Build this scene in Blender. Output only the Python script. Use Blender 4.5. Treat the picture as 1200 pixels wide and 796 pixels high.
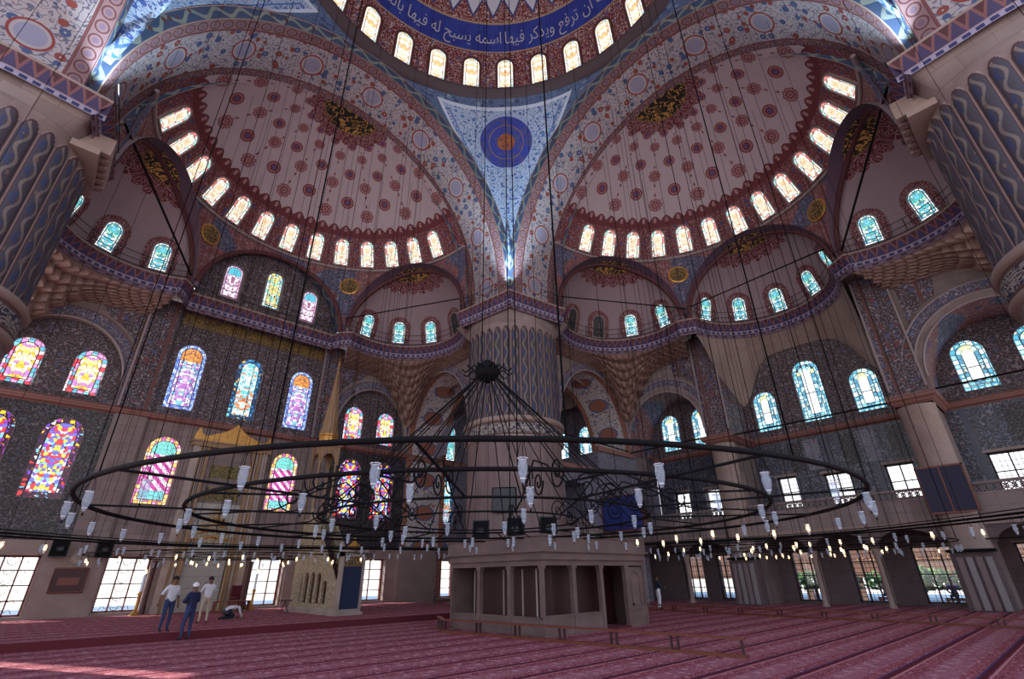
import bpy, bmesh, math, random
from math import pi, sin, cos, radians, sqrt, atan2, hypot
from mathutils import Vector, Matrix
from mathutils.geometry import tessellate_polygon
random.seed(7)
SC = bpy.context.scene
COL = SC.collection
for o in list(bpy.data.objects): bpy.data.objects.remove(o)

# ---------------------------------------------------------------- camera
CAM_POS = Vector((-7.943, -9.583, 1.775))
CF, CP_, CR_, CY_ = 0.9672*590, 0.4529, -0.0152, 0.8232
_F = Vector((cos(CP_)*cos(CY_), cos(CP_)*sin(CY_), sin(CP_)))
_r = Vector((sin(CY_), -cos(CY_), 0)); _u = _r.cross(_F)
_r2 = _r*cos(CR_) + _u*sin(CR_); _u2 = -_r*sin(CR_) + _u*cos(CR_)
cam_d = bpy.data.cameras.new('camera'); cam = bpy.data.objects.new('camera', cam_d); COL.objects.link(cam)
cam.matrix_world = Matrix(((_r2.x, _u2.x, -_F.x, CAM_POS.x), (_r2.y, _u2.y, -_F.y, CAM_POS.y), (_r2.z, _u2.z, -_F.z, CAM_POS.z), (0, 0, 0, 1)))
cam_d.sensor_width = 36.0; cam_d.lens = 36.0*CF/1200.0; cam_d.clip_start = .05; cam_d.clip_end = 400
SC.camera = cam

# ---------------------------------------------------------------- world, sun, exposure
SKY_STRENGTH = 1.15
SUN_STRENGTH = 5.0
EXPOSURE = 0.84
W = bpy.data.worlds.new('sky'); SC.world = W; W.use_nodes = True
wn = W.node_tree.nodes; wl = W.node_tree.links
bg = wn['Background']; bg.inputs[1].default_value = SKY_STRENGTH
tc = wn.new('ShaderNodeTexCoord'); sp = wn.new('ShaderNodeSeparateXYZ'); wl.new(tc.outputs['Generated'], sp.inputs[0])
rp = wn.new('ShaderNodeValToRGB'); wl.new(sp.outputs[2], rp.inputs[0])
rp.color_ramp.elements[0].position = 0.0; rp.color_ramp.elements[0].color = (.92, .88, .86, 1)
rp.color_ramp.elements[1].position = .55; rp.color_ramp.elements[1].color = (.50, .68, 1.0, 1)
wl.new(rp.outputs[0], bg.inputs[0])
sd = bpy.data.lights.new('sun', 'SUN'); sd.energy = SUN_STRENGTH; sd.angle = radians(.6); sd.color = (1, .93, .84)
so = bpy.data.objects.new('sun', sd); COL.objects.link(so)
so.rotation_euler = Vector((.42, -.80, -.62)).to_track_quat('-Z', 'Y').to_euler()
VS = SC.view_settings; VS.view_transform = 'Standard'; VS.look = 'None'; VS.gamma = 1; VS.exposure = EXPOSURE
VS.use_curve_mapping = False

# ---------------------------------------------------------------- materials: a small expression helper over math nodes
def lin(c):
    def f(x):
        x /= 255.0
        return x/12.92 if x <= .04045 else ((x+.055)/1.055)**2.4
    return (f(c[0]), f(c[1]), f(c[2]), 1.0)
class Ctx: nt = None
def _node(t): return Ctx.nt.nodes.new(t)
def _set(sock, v):
    if isinstance(v, X): Ctx.nt.links.new(v.s, sock)
    elif isinstance(v, (int, float)): sock.default_value = v
    else: sock.default_value = lin(v) if len(v) == 3 else v
class X:
    def __init__(self, s): self.s = s
    def __add__(a, b): return M_('ADD', a, b)
    def __radd__(a, b): return M_('ADD', b, a)
    def __sub__(a, b): return M_('SUBTRACT', a, b)
    def __rsub__(a, b): return M_('SUBTRACT', b, a)
    def __mul__(a, b): return M_('MULTIPLY', a, b)
    def __rmul__(a, b): return M_('MULTIPLY', b, a)
    def __truediv__(a, b): return M_('DIVIDE', a, b)
def M_(op, *a):
    n = _node('ShaderNodeMath'); n.operation = op
    for i, v in enumerate(a): _set(n.inputs[i], v)
    return X(n.outputs[0])
def ab(a): return M_('ABSOLUTE', a)
def lt(a, b): return M_('LESS_THAN', a, b)
def gt(a, b): return M_('GREATER_THAN', a, b)
def mn(a, b): return M_('MINIMUM', a, b)
def mx(a, b): return M_('MAXIMUM', a, b)
def fr(a): return M_('FRACT', a)
def fl(a): return M_('FLOOR', a)
def si(a): return M_('SINE', a)
def co(a): return M_('COSINE', a)
def sq(a): return M_('SQRT', a)
def at2(a, b): return M_('ARCTAN2', a, b)
def rng(x, a, b): return gt(x, a)*lt(x, b)
def dist(x, y): return sq(x*x+y*y)
def vec(x, y, z=0.0):
    n = _node('ShaderNodeCombineXYZ')
    for i, v in enumerate((x, y, z)): _set(n.inputs[i], v)
    return X(n.outputs[0])
def mixc(f, a, b):
    n = _node('ShaderNodeMix'); n.data_type = 'RGBA'
    _set(n.inputs[0], f); _set(n.inputs[6], a); _set(n.inputs[7], b)
    return X(n.outputs[2])
def mulc(a, b):
    n = _node('ShaderNodeMix'); n.data_type = 'RGBA'; n.blend_type = 'MULTIPLY'
    n.inputs[0].default_value = 1; _set(n.inputs[6], a); _set(n.inputs[7], b)
    return X(n.outputs[2])
def noise(v, scale=1.0, detail=0.0, rough=.5):
    n = _node('ShaderNodeTexNoise'); _set(n.inputs['Vector'], v)
    n.inputs['Scale'].default_value = scale; n.inputs['Detail'].default_value = detail; n.inputs['Roughness'].default_value = rough
    return X(n.outputs[0])
def voro(v, scale=1.0, rand=1.0, feature='F1'):
    n = _node('ShaderNodeTexVoronoi'); n.feature = feature; _set(n.inputs['Vector'], v)
    n.inputs['Scale'].default_value = scale; n.inputs['Randomness'].default_value = rand
    d = X(n.outputs['Distance'])
    return (d, None) if feature == 'DISTANCE_TO_EDGE' else (d, X(n.outputs['Color']))
def sepc(c):
    n = _node('ShaderNodeSeparateColor'); _set(n.inputs[0], c); return [X(n.outputs[i]) for i in range(3)]
def UV():
    n = _node('ShaderNodeUVMap'); n.uv_map = 'UVMap'; s = _node('ShaderNodeSeparateXYZ'); Ctx.nt.links.new(n.outputs[0], s.inputs[0])
    return X(s.outputs[0]), X(s.outputs[1])
def OBJ():
    n = _node('ShaderNodeTexCoord'); s = _node('ShaderNodeSeparateXYZ'); Ctx.nt.links.new(n.outputs['Object'], s.inputs[0])
    return X(s.outputs[0]), X(s.outputs[1]), X(s.outputs[2])
MATS = {}
def mat(name, fn=None, color=None, rough=.7, metal=0.0, emit=None, strength=1.0, bump=None, transm=0.0, alpha=None, spec=None):
    m = bpy.data.materials.new(name); m.use_nodes = True; Ctx.nt = m.node_tree
    b = m.node_tree.nodes['Principled BSDF']
    b.inputs['Roughness'].default_value = rough; b.inputs['Metallic'].default_value = metal
    b.inputs['Transmission Weight'].default_value = transm
    if spec is not None: b.inputs['Specular IOR Level'].default_value = spec
    h = None
    if fn:
        c = fn()
        if isinstance(c, tuple): c, h = c
        _set(b.inputs['Base Color'], c)
        if emit == 'col':
            _set(b.inputs['Emission Color'], c); b.inputs['Emission Strength'].default_value = strength
            b.inputs['Base Color'].default_value = (0.02, .02, .02, 1)
            for l in list(m.node_tree.links):
                if l.to_socket == b.inputs['Base Color']: m.node_tree.links.remove(l)
    elif color: b.inputs['Base Color'].default_value = lin(color)
    if emit and emit != 'col':
        b.inputs['Emission Color'].default_value = lin(emit); b.inputs['Emission Strength'].default_value = strength
    if h is not None:
        n = _node('ShaderNodeBump'); n.inputs['Strength'].default_value = bump or .5; n.inputs['Distance'].default_value = .05
        _set(n.inputs['Height'], h); m.node_tree.links.new(n.outputs[0], b.inputs['Normal'])
    MATS[name] = m
    return m

def speck(u, v, c, amt=.35, sc=.8):
    "weathering mottles"
    n = noise(vec(u, v, 1.7), sc, 4.0, .65)
    k = M_('MULTIPLY_ADD', n, amt*2, 1-amt)
    n2 = _node('ShaderNodeCombineColor')
    for i in range(3): _set(n2.inputs[i], k)
    return mulc(c, X(n2.outputs[0]))
def arab(u, v, bgc, vine, c1, c2, sc=1.0, fw=.30, vw=.05, seed=0.0):
    "flower heads on a voronoi lattice joined by curling stems"
    n = noise(vec(u, v, seed), 1.5*sc, 1.0)
    st = lt(ab(fr(n*5.0)-.5), vw*2.2)
    c = mixc(st, bgc, vine)
    d, vc = voro(vec(u, v, seed), 1.25*sc, .75)
    r, g, b_ = sepc(vc)
    hd = lt(d, fw)
    c = mixc(hd, c, mixc(gt(r, .5), c1, c2))
    c = mixc(lt(d, fw*.26), c, bgc)
    d2, vc2 = voro(vec(u+3.3, v+1.7, seed), 3.0*sc, .9)
    r2, _, _ = sepc(vc2)
    return mixc(lt(d2, .17)*(1.0-hd), c, mixc(gt(r2, .5), c2, c1))
def cartouche(u, w, bgc, line, fill, per=.9):
    "chain of oval cartouches; w in -1..1 across the band"
    x = (fr(u/per)-.5)*2.0
    d = dist(x*.95, w*1.05)
    c = mixc(rng(d, .62, .82), bgc, line)
    c = mixc(lt(d, .38), c, fill)
    c = mixc(gt(ab(w), .9), c, line)
    return c
def script(u, v, bgc, ink, sc=1.0, thin=.06):
    "calligraphic strokes: tall uprights with looping bowls"
    a = noise(vec(u*1.1, v*2.0, 4.0), 1.6*sc, 1.0)
    b = noise(vec(u*2.2, v*.55, 9.0), 1.7*sc, 0.0)
    s1 = lt(ab(fr(a*4.0)-.5), thin*1.6)
    s2 = lt(ab(fr(b*5.0)-.5), thin*1.7)
    return mixc(mx(s1, s2), bgc, ink)

PINK = (150, 122, 126); VLT = (176, 160, 168); RED = (112, 44, 50); DRED = (84, 38, 46); BLUE = (52, 74, 128); DBLUE = (34, 44, 84)
CREAM = (160, 150, 156); NAVY = (34, 48, 138)

def m_floral():
    u, v = UV(); b = voro(vec(u*.34, v*.34, 2.0), 1.0, .35)
    c = arab(u, v*2.7, CREAM, (96, 92, 112), (124, 58, 52), (62, 78, 118), 1.5, .36)
    # large pale roundels down the middle of the band
    x = (fr(u/4.2)-.5)*4.2; y = (v-.5)*2.7
    d = dist(x, y)
    c = mixc(lt(d, .72), c, (128, 50, 48)); c = mixc(lt(d, .62), c, CREAM); c = mixc(lt(d, .5), c, (136, 132, 156))
    c = mixc(gt(ab(v-.5), .47), c, (110, 62, 64))
    return speck(u, v*3, c, .2)
mat('arch_floral', m_floral)
def m_cart():
    u, v = UV(); return speck(u, v, cartouche(u, (v-.5)*2.0, (132, 102, 106), (92, 50, 56), (112, 90, 108), .75), .25)
mat('arch_cartouche', m_cart)
def m_leaf():
    u, v = UV(); w = (v-.5)*2.0
    s = lt(ab(w-si(u*4.2)*.55), .28); c = mixc(s, (52, 66, 96), (116, 122, 118))
    d, vc = voro(vec(u*1.0, v*.5, 0), 2.2, .6)
    c = mixc(lt(d, .25), c, (84, 50, 50)); c = mixc(gt(ab(w), .86), c, (150, 128, 120))
    return speck(u, v, c, .3)
mat('arch_leaf', m_leaf)
def m_pend():
    s, z = UV()
    c = arab(s, z, (74, 92, 128), (48, 62, 100), (104, 120, 142), (54, 56, 92), 1.3, .27)
    h = (z-20.3)*.385
    tri = lt(ab(s), h)*lt(z, 31.7); edge = lt(ab(s), h+.22)*lt(z, 31.95)
    inner = arab(s, z, (150, 164, 190), (62, 84, 136), (58, 78, 140), (52, 96, 150), 2.0, .3)
    c = mixc(edge, c, (176, 184, 204)); c = mixc(tri, c, inner)
    tri2 = lt(ab(s), h-.3)*lt(z, 31.4)*gt(ab(s), h-.42); c = mixc(tri2, c, (70, 96, 150))
    d = dist(s, z-29.45)
    c = mixc(lt(d, 1.95), c, (134, 150, 184)); ring = mixc(lt(noise(vec(s, z, 5), 2.5, 2), .47), NAVY, (58, 60, 118))
    c = mixc(lt(d, 1.84), c, ring); c = mixc(rng(d, 1.18, 1.24), c, (120, 92, 70))
    c = mixc(lt(d, .62), c, arab(s, z, (120, 58, 40), (150, 96, 50), (150, 90, 60), (50, 40, 80), 3.0, .25))
    return speck(s, z, c, .22)
mat('pendentive_paint', m_pend)

def medallion(c, rho, th, rad, inner=(20, 16, 18), ink=(176, 132, 70), lob=26):
    "gilt calligraphic disc with a lobed crimson aureole, rho measured from the crown"
    lobes = rad*1.42 + (M_('ABSOLUTE', si(th*lob*.5)))*rad*.14
    edge = lt(rho, lobes)
    x = rho*co(th); y = rho*si(th)
    aur = mixc(lt(ab(fr(noise(vec(x, y, 3), 2.6, 0)*6.0)-.5), .16), (98, 36, 46), (160, 128, 132))
    c = mixc(edge, c, aur)
    d = lt(rho, rad)
    n = noise(vec(x, y, 8), 1.9, 2.0, .6)
    gold = mixc(lt(ab(fr(n*5.0)-.5), .17), inner, ink)
    c = mixc(lt(rho, rad*1.04), c, (120, 92, 60))
    return mixc(d, c, gold)
def m_semi():
    th, ph = UV(); R = 10.7; rho = co(ph)*R
    c = speck(th*R, ph*R, VLT, .12, .35)
    # rosettes: ornate and round ones alternate over the windows, in staggered rows
    cw = .2153; k = (th-pi/2)/cw+.5+40.0
    par = fl(fr(fl(k)*.5)*2.0+.25)
    v = (ph-.80)/.205+par*.42
    x = (fr(k)-.5)*cw*rho; y = (fr(v)-.5)*.205*R
    sz = sq(rho/7.6); d = dist(x, y)/sz; a = at2(y, x)
    ok = gt(ph, .83-par*.06)*lt(ph, 1.36)
    rr = .50+par*.05*co(a*8.0)
    ringp = lt(ab(fr(d*4.2)-.5), .16); pet = lt(ab(si(a*4.0)), .34)*gt(d, .14)
    med = mixc(mx(ringp, pet*par), (116, 52, 60), (158, 120, 124))
    med = mixc(lt(d, .17)*(1.0-par), med, (84, 74, 122))
    c = mixc(lt(d, rr)*ok, c, med)
    tip = lt(ab(x)*2.4+ab(ab(y)-.80*sz), .20*sz)*par*ok
    c = mixc(tip, c, (118, 56, 62))
    # lobed dark band above the windows
    leaf = .700 + ab(si(th*29.2))*.036
    band = lt(ph, leaf)
    bandc = arab(th*R, ph*R, (108, 52, 58), (150, 116, 120), (60, 70, 124), (120, 60, 60), 1.6, .28, .05, 2.0)
    c = mixc(band, c, mixc(gt(ph, .655), bandc, (100, 40, 48)))
    c = mixc(lt(ph, leaf-.012)*gt(ph, .69)*lt(ab(fr(th*9.3)-.5), .12), c, (158, 120, 124))
    return medallion(c, rho, th*1.0, 1.75)
mat('half_dome_paint', m_semi)
def m_semi_tile():
    "same shell with the blue and red tile pattern between its windows"
    th, ph = UV(); R = 10.7
    c = MATS['half_dome_paint']
    return c
def m_exe():
    th, ph = UV(); R = 5.0; rho = co(ph)*R
    c = speck(th*R, ph*R, (150, 130, 138), .16, .5)
    c = mixc(lt(ph, .10), c, (88, 66, 84))
    return medallion(c, rho, th, 1.9, (46, 34, 24), (196, 150, 84), 22)
mat('exedra_paint', m_exe)
def m_zone():
    u, z = UV()
    c = arab(u, z, (118, 74, 78), (150, 116, 116), (74, 70, 116), (120, 62, 62), 1.3, .26)
    c = mixc(lt(noise(vec(u, z, 6), .5, 0), .47), c, arab(u, z, (70, 70, 98), (126, 124, 146), (108, 104, 130), (96, 62, 72), 1.9, .22))
    return speck(u, z, c, .2)
mat('spandrel_paint', m_zone)
def m_archtrim():
    u, v = UV(); c = mixc(lt(ab(fr(u*1.6)-.5), .22)*rng(v, .3, .7), (120, 102, 122), (72, 50, 62))
    return mixc(mx(lt(v, .12), gt(v, .88)), c, (86, 44, 50))
mat('arch_trim', m_archtrim)
mat('ring_cornice', color=(70, 56, 64), rough=.7)
def m_dome():
    th, ph = UV(); R = 11.3
    u = th*R; v = ph*R
    c = arab(u, v, (104, 36, 42), (190, 170, 170), (62, 78, 140), (92, 100, 158), 1.9, .24, .055)
    c = mixc(gt(ph, .325), c, (160, 140, 120)); c = mixc(rng(ph, .335, .515), c, mixc(lt(noise(vec(u, v, 0), .8, 2), .5), NAVY, (40, 58, 150)))
    c = mixc(rng(ph, .515, .528), c, (160, 140, 120))
    d, _ = voro(vec(u, v, 0), .42, .2); c2 = arab(u, v, (112, 46, 50), (196, 178, 176), (120, 60, 60), (80, 90, 140), 1.7, .2)
    x = (fr(th*6.4)-.5)*1.6; y = (ph-.66)*R; dd = dist(x, y)
    c2 = mixc(lt(ab(y)*.8+ab(x)*1.3, 1.0), c2, (58, 64, 120)); c2 = mixc(lt(ab(y)*.8+ab(x)*1.3, .78), c2, (192, 196, 214))
    return mixc(gt(ph, .528), c, c2)
mat('dome_paint', m_dome)
def m_cornice():
    u, v = UV()
    t = fr(u*2.1); tri = lt(ab(t-.5)*2.0, 1.0-v)
    c = mixc(tri, (62, 52, 92), (118, 78, 84)); c = mixc(lt(ab(t-.5)*2.0, .62-v), c, (76, 38, 50))
    c = mixc(lt(ab(v-.98), .05), c, (150, 130, 140)); return speck(u, v, c, .25)
mat('cornice_paint', m_cornice)
def m_cornlow():
    u, v = UV(); c = mixc(lt(ab(fr(u*2.7)-.5), .30)*rng(v, .15, .85), (150, 140, 164), (46, 46, 92)); return c
mat('cornice_dentil', m_cornlow)
def m_muq():
    u, v = UV()
    c = mixc(noise(vec(u, v, 0), 2.3, 3.0), (104, 80, 76), (176, 142, 132)); return speck(u, v, c, .25, 3.0)
mat('muqarnas_stone', m_muq, rough=.85)
def m_stone():
    u, v = UV()
    bu = u/.95+.5*fr(fl(v/.52)*.5)*2.0
    j = mx(lt(ab(fr(bu)-.5), .0)*1.0, mx(gt(fr(v/.52), .965), gt(fr(bu), .985)))
    wn_ = M_('MULTIPLY', fl(bu), 1.37)+fl(v/.52)*7.13
    c = mixc(fr(si(wn_)*43.7), (124, 108, 106), (140, 124, 122)); c = mixc(j, c, (112, 90, 90)); return speck(u, v, c, .35, .7)
mat('wall_stone', m_stone, rough=.8)
def m_stonew():
    u, v = UV(); c = mixc(noise(vec(u, v, 0), .8, 4), (130, 108, 102), (166, 146, 138)); return speck(u, v, c, .25, 2.0)
mat('pale_stone', m_stonew, rough=.75)
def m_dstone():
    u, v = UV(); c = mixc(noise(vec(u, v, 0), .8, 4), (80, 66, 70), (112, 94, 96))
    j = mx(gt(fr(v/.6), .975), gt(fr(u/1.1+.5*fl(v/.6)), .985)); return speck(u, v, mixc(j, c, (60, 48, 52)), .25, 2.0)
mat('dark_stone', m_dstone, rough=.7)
def m_string():
    u, v = UV(); c = mixc(lt(ab(v-.5), .14), (140, 98, 90), (104, 62, 60)); return speck(u, v, c, .3, 2.0)
mat('string_stone', m_string, rough=.6)
def tile(bgc, vn, c1, c2, sc, border=None, pw=None, fw=.28):
    def f():
        u, v = UV(); c = arab(u, v, bgc, vn, c1, c2, sc, fw)
        if pw:
            e = lt(mn(fr(u/pw), 1.0-fr(u/pw)), .07); c = mixc(e, c, border)
        return speck(u, v, c, .3)
    return f
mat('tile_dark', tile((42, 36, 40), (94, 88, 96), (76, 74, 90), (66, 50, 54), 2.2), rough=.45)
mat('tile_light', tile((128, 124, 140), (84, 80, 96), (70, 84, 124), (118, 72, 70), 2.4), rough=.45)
mat('tile_blue', tile((50, 50, 64), (118, 116, 130), (78, 88, 116), (84, 62, 68), 2.2, (72, 74, 92), 2.4), rough=.4)
mat('lunette_paint', tile((70, 58, 64), (132, 118, 124), (86, 86, 112), (92, 60, 64), 1.8), rough=.6)
mat('pilaster_paint', tile((70, 56, 64), (146, 134, 144), (84, 92, 134), (112, 62, 62), 2.1, (104, 62, 62), 1.3, .34), rough=.6)
def m_vous():
    u, v = UV(); c = arab(u, v*.6, (88, 82, 100), (150, 142, 154), (70, 84, 124), (104, 58, 60), 2.4, .26)
    c = mixc(gt(ab(v-.5), .43), c, (108, 64, 64)); return speck(u, v, c, .2)
mat('arch_band', m_vous)
def m_corner():
    u, v = UV(); c = arab(u, v, (206, 196, 194), (104, 112, 140), (84, 102, 146), (150, 98, 84), 2.3, .27)
    x = (fr(u/2.6)-.5)*2.6; y = v-1.2; d = dist(x, y)
    c = mixc(lt(d, .62), c, (96, 104, 140)); c = mixc(lt(d, .52), c, (158, 104, 88)); c = mixc(mx(lt(v, .28), gt(v, 2.12)), c, arab(u, v, (162, 112, 96), (120, 76, 66), (120, 70, 60), (186, 150, 130), 4.0, .2))
    return c
mat('corner_arch_paint', m_corner)
def m_gold():
    u, v = UV(); c = script(u, v, (22, 20, 20), (150, 118, 62), 3.2, .09)
    return mixc(mx(lt(v, .06), gt(v, .64)), mixc(gt(fr(u/1.9), .96), c, (60, 44, 40)), (110, 84, 56))
mat('gilt_inscription', m_gold, rough=.5)
def m_pier_top():
    u, z = UV(); t = (fr(u)-.5)*2.0
    sc = si(z*5.2)*.34
    c = mixc(lt(ab(t-sc), .17), (66, 60, 72), (116, 104, 102))
    lf = lt(dist((t+sc*1.3)*1.3, (fr(z*.828+.25)-.5)*1.5), .34); c = mixc(lf, c, (52, 58, 92))
    d, vc = voro(vec(u*1.0, z*.9, 0), 1.9, .6); c = mixc(lt(d, .17), c, (104, 86, 78))
    top = 16.75-t*t*.55
    inp = lt(ab(t), .80)*lt(z, top-.12)
    inp2 = lt(ab(t), .88)*lt(z, top)
    st = speck(u, z, (136, 116, 114), .3)
    return mixc(inp2, st, mixc(inp, (76, 46, 52), c))
mat('pier_flutes', m_pier_top, rough=.75)
def m_pier_low():
    u, z = UV(); return speck(u, z, (118, 98, 98), .35, .5)
mat('pier_stone', m_pier_low, rough=.75)
def m_pier_band():
    u, z = UV(); c = script(u*.36, z, (40, 42, 70), (150, 138, 130), 2.4, .1)
    return mixc(mx(lt(z, 9.52), gt(z, 10.12)), c, (96, 70, 70))
mat('pier_inscription', m_pier_band)
def m_carpet():
    x, y, z = OBJ()
    r = fr(y/1.24)
    per = .62
    a = fr(x/per)-.5; bb = (fr(y/1.24)-.5)
    c = mixc(noise(vec(x, y, 0), .35, 3), (160, 82, 90), (186, 112, 118))
    n = lt(ab(fr(noise(vec(x*2.0, y*1.6, 0), 5.0, 1)*5.0)-.5), .26)
    c = mixc(n, c, (118, 42, 54)); c = mixc(gt(noise(vec(x*1.3, y*1.8, 3), 4.0, 2), .62), c, (188, 136, 144))
    arch = lt(ab(dist(a*1.5, (bb-.12)*1.2)-.42), .05)
    c = mixc(arch, c, (138, 66, 82)); c = mixc(lt(dist(a, bb*1.6), .11), c, (196, 132, 140))
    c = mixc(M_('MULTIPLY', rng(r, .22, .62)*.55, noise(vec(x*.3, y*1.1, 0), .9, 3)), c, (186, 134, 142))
    c = mixc(gt(r, .91), c, (92, 28, 40)); c = mixc(rng(r, .86, .89), c, (196, 130, 130)); c = mixc(lt(r, .03), c, (70, 60, 96))
    return c, noise(vec(x, y, 0), 60.0, 2)
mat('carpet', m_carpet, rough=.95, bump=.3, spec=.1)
mat('carpet_edge', color=(92, 28, 38), rough=.95)
mat('iron', color=(13, 12, 15), rough=.75, spec=.15)
mat('iron_rail', color=(34, 28, 32), rough=.6)
mat('cable_steel', color=(14, 12, 14), rough=.9, spec=.05)
mat('glass_cup', color=(214, 222, 232), rough=.08)
mat('lattice_stone', color=(128, 112, 112), rough=.8)
mat('gate_cloth', color=(26, 36, 66), rough=.8)
mat('panel_cloth', color=(26, 22, 56), rough=.6)
mat('paving', color=(88, 112, 134), rough=.9)
mat('reeded_marble', color=(138, 130, 132), rough=.5)
mat('flame', color=(255, 200, 130), emit=(255, 190, 110), strength=14.0)
mat('wick_white', color=(230, 232, 240), rough=.3)
mat('black_plastic', color=(18, 22, 36), rough=.4)
mat('blue_board', color=(42, 54, 120), rough=.5)
def m_wood():
    x, y, z = OBJ(); n = noise(vec(x*3.0, y*3.0, z*.5), 3.0, 3); return mixc(n, (84, 36, 24), (136, 66, 42))
mat('brown_wood', m_wood, rough=.45)
mat('grey_wood', color=(150, 140, 138), rough=.6)
mat('dark_wood', color=(62, 28, 30), rough=.5)
def m_marble():
    x, y, z = OBJ(); n = noise(vec(x, y, z), 1.5, 5); return mixc(n, (122, 104, 98), (186, 168, 156))
mat('marble', m_marble, rough=.4)
def m_boothm():
    x, y, z = OBJ(); n = noise(vec(x, y, z*2.0), 1.1, 5); return mixc(n, (78, 60, 58), (132, 108, 102))
mat('booth_marble', m_boothm, rough=.5)
def m_mwhite():
    x, y, z = OBJ(); n = noise(vec(x, y, z), 1.0, 4); j = gt(fr(z/.6), .97); return mixc(j, mixc(n, (140, 134, 128), (182, 176, 168)), (110, 100, 96))
mat('niche_marble', m_mwhite, rough=.35)
def m_carved():
    x, y, z = OBJ(); n = lt(ab(fr(noise(vec(x, y, z), 5.0, 1)*5.0)-.5), .2); return mixc(n, (136, 120, 98), (186, 168, 138))
mat('carved_marble', m_carved, rough=.45)
def m_gilt():
    x, y, z = OBJ(); n = noise(vec(x, y, z), 6, 3); return mixc(n, (150, 98, 40), (222, 166, 84))
mat('gilding', m_gilt, rough=.35, metal=.4)
def m_giltcol():
    x, y, z = OBJ(); n = noise(vec(x*3, y*3, z*.6), 2, 3); return mixc(n, (112, 84, 62), (170, 136, 100))
mat('mihrab_shaft', m_giltcol, rough=.5)
def m_gtext():
    x, y, z = OBJ(); return script(x, z, (34, 34, 28), (140, 124, 70), 3.0, .1)
mat('mihrab_inscription', m_gtext)
mat('window_frame', color=(150, 134, 136), rough=.6)
mat('red_frame', color=(120, 66, 56), rough=.5)
mat('white_frame', color=(220, 214, 210), rough=.5)
mat('dark_frame', color=(52, 30, 34), rough=.5)
def m_surr():
    u, v = UV(); return arab(u, v, (100, 40, 50), (170, 140, 144), (60, 60, 104), (120, 56, 60), 3.0, .24)
mat('window_surround', m_surr)

# ---- stained glass: the panes emit their colours, a glow standing in for daylight
def glass_mat(name, border, inner, cols_b, cols_i, strength, lead=(24, 20, 24), clear=None, bw=.22, sc=6.0, diag=False, topc=None):
    "UV: u in metres from the centre line, v in metres from the sill; third channel unused"
    def f():
        u, v = UV()
        # per-window width and height are baked so that |u| = 1 at the edge; see window()
        n = _node('ShaderNodeAttribute'); n.attribute_name = 'size'; n.attribute_type = 'GEOMETRY'
        s = _node('ShaderNodeSeparateXYZ'); Ctx.nt.links.new(n.outputs['Vector'], s.inputs[0])
        w, h = X(s.outputs[0]), X(s.outputs[1])     # half width and height in metres
        sy = h-w                                       # spring line of the arched head
        dx = ab(u); top = gt(v, sy)
        rr = dist(u, v-sy)
        ed = mn(w-mx(dx*(1.0-top), rr*top), v)       # distance to the outline
        def pick(vc, cols):
            r, g, b = sepc(vc); c = cols[0]
            for i, cc in enumerate(cols[1:]): c = mixc(gt(r, (i+1)/len(cols)), c, cc)
            return c
        db, vb = voro(vec(u, v, 3), border, .25); de, _ = voro(vec(u, v, 3), border, .25, 'DISTANCE_TO_EDGE')
        cb = mixc(lt(de, .07), pick(vb, cols_b), lead); cb = mixc(lt(db, .16), cb, (250, 240, 220))
        mu = ab(u)
        di, vi = voro(vec(mu, v, 1), inner, .8); dei, _ = voro(vec(mu, v, 1), inner, .8, 'DISTANCE_TO_EDGE')
        ci = pick(vi, cols_i)
        if diag:
            ci = mixc(gt(fr((u+v)*1.9), .5), ci, (186, 60, 150)); ci = mixc(gt(v, h-w*1.25), ci, (110, 210, 200)); ci = mixc(lt(v, .75), ci, (110, 200, 205))
        if topc: ci = mixc(gt(v, h-w*1.45), ci, topc)
        ci = mixc(lt(dei, .045), ci, lead)
        if clear:
            cw, ch = clear
            arch = lt(dx, w*cw)*gt(v, .5)*lt(v + dx*1.1, h-w*ch)
            ci = mixc(arch, ci, (246, 252, 255)); ci = mixc(arch*lt(ab(dx-w*cw+.02), .03), ci, lead)
            ci = mixc(arch*lt(ab(v-h*.45), .03), ci, lead)
        c = mixc(lt(ed, bw), ci, cb)
        c = mixc(lt(ab(ed-bw), .025), c, lead); c = mixc(lt(ed, .02), c, lead)
        return c
    return mat(name, f, emit='col', strength=strength, rough=.3)
glass_mat('glass_dome', 7.0, 7.5, [(240, 240, 236), (236, 214, 170), (150, 190, 200), (255, 252, 246)], [(250, 232, 206), (232, 184, 134), (250, 244, 236), (250, 240, 222), (222, 160, 110)], 1.08, (120, 110, 104), bw=.15)
glass_mat('glass_half_dome', 7.0, 8.0, [(240, 244, 240), (120, 200, 190), (250, 240, 220), (200, 90, 80)], [(246, 234, 214), (230, 180, 140), (250, 246, 240), (196, 216, 218), (236, 206, 180)], 1.08, (110, 96, 96), bw=.15)
glass_mat('glass_exedra', 6.0, 7.0, [(230, 246, 250), (120, 190, 214), (250, 250, 250)], [(76, 176, 180), (100, 180, 210), (226, 246, 250), (160, 214, 190), (90, 150, 150)], 0.97, (40, 48, 60), bw=.1)
glass_mat('glass_jewel', 5.2, 6.6, [(240, 196, 40), (190, 60, 180), (230, 60, 50), (120, 200, 230), (240, 236, 230), (110, 60, 200)], [(150, 70, 210), (110, 110, 230), (230, 60, 70), (240, 220, 80), (210, 230, 240), (140, 200, 240)], 0.94, (50, 16, 40), bw=.26)
glass_mat('glass_yellow', 3.8, 6.4, [(120, 200, 220), (230, 150, 210), (90, 170, 200), (240, 226, 236), (220, 70, 80)], [(246, 214, 90), (246, 236, 160), (190, 130, 200), (250, 240, 220), (226, 180, 60)], 0.97, (80, 20, 30), bw=.26)
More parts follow.
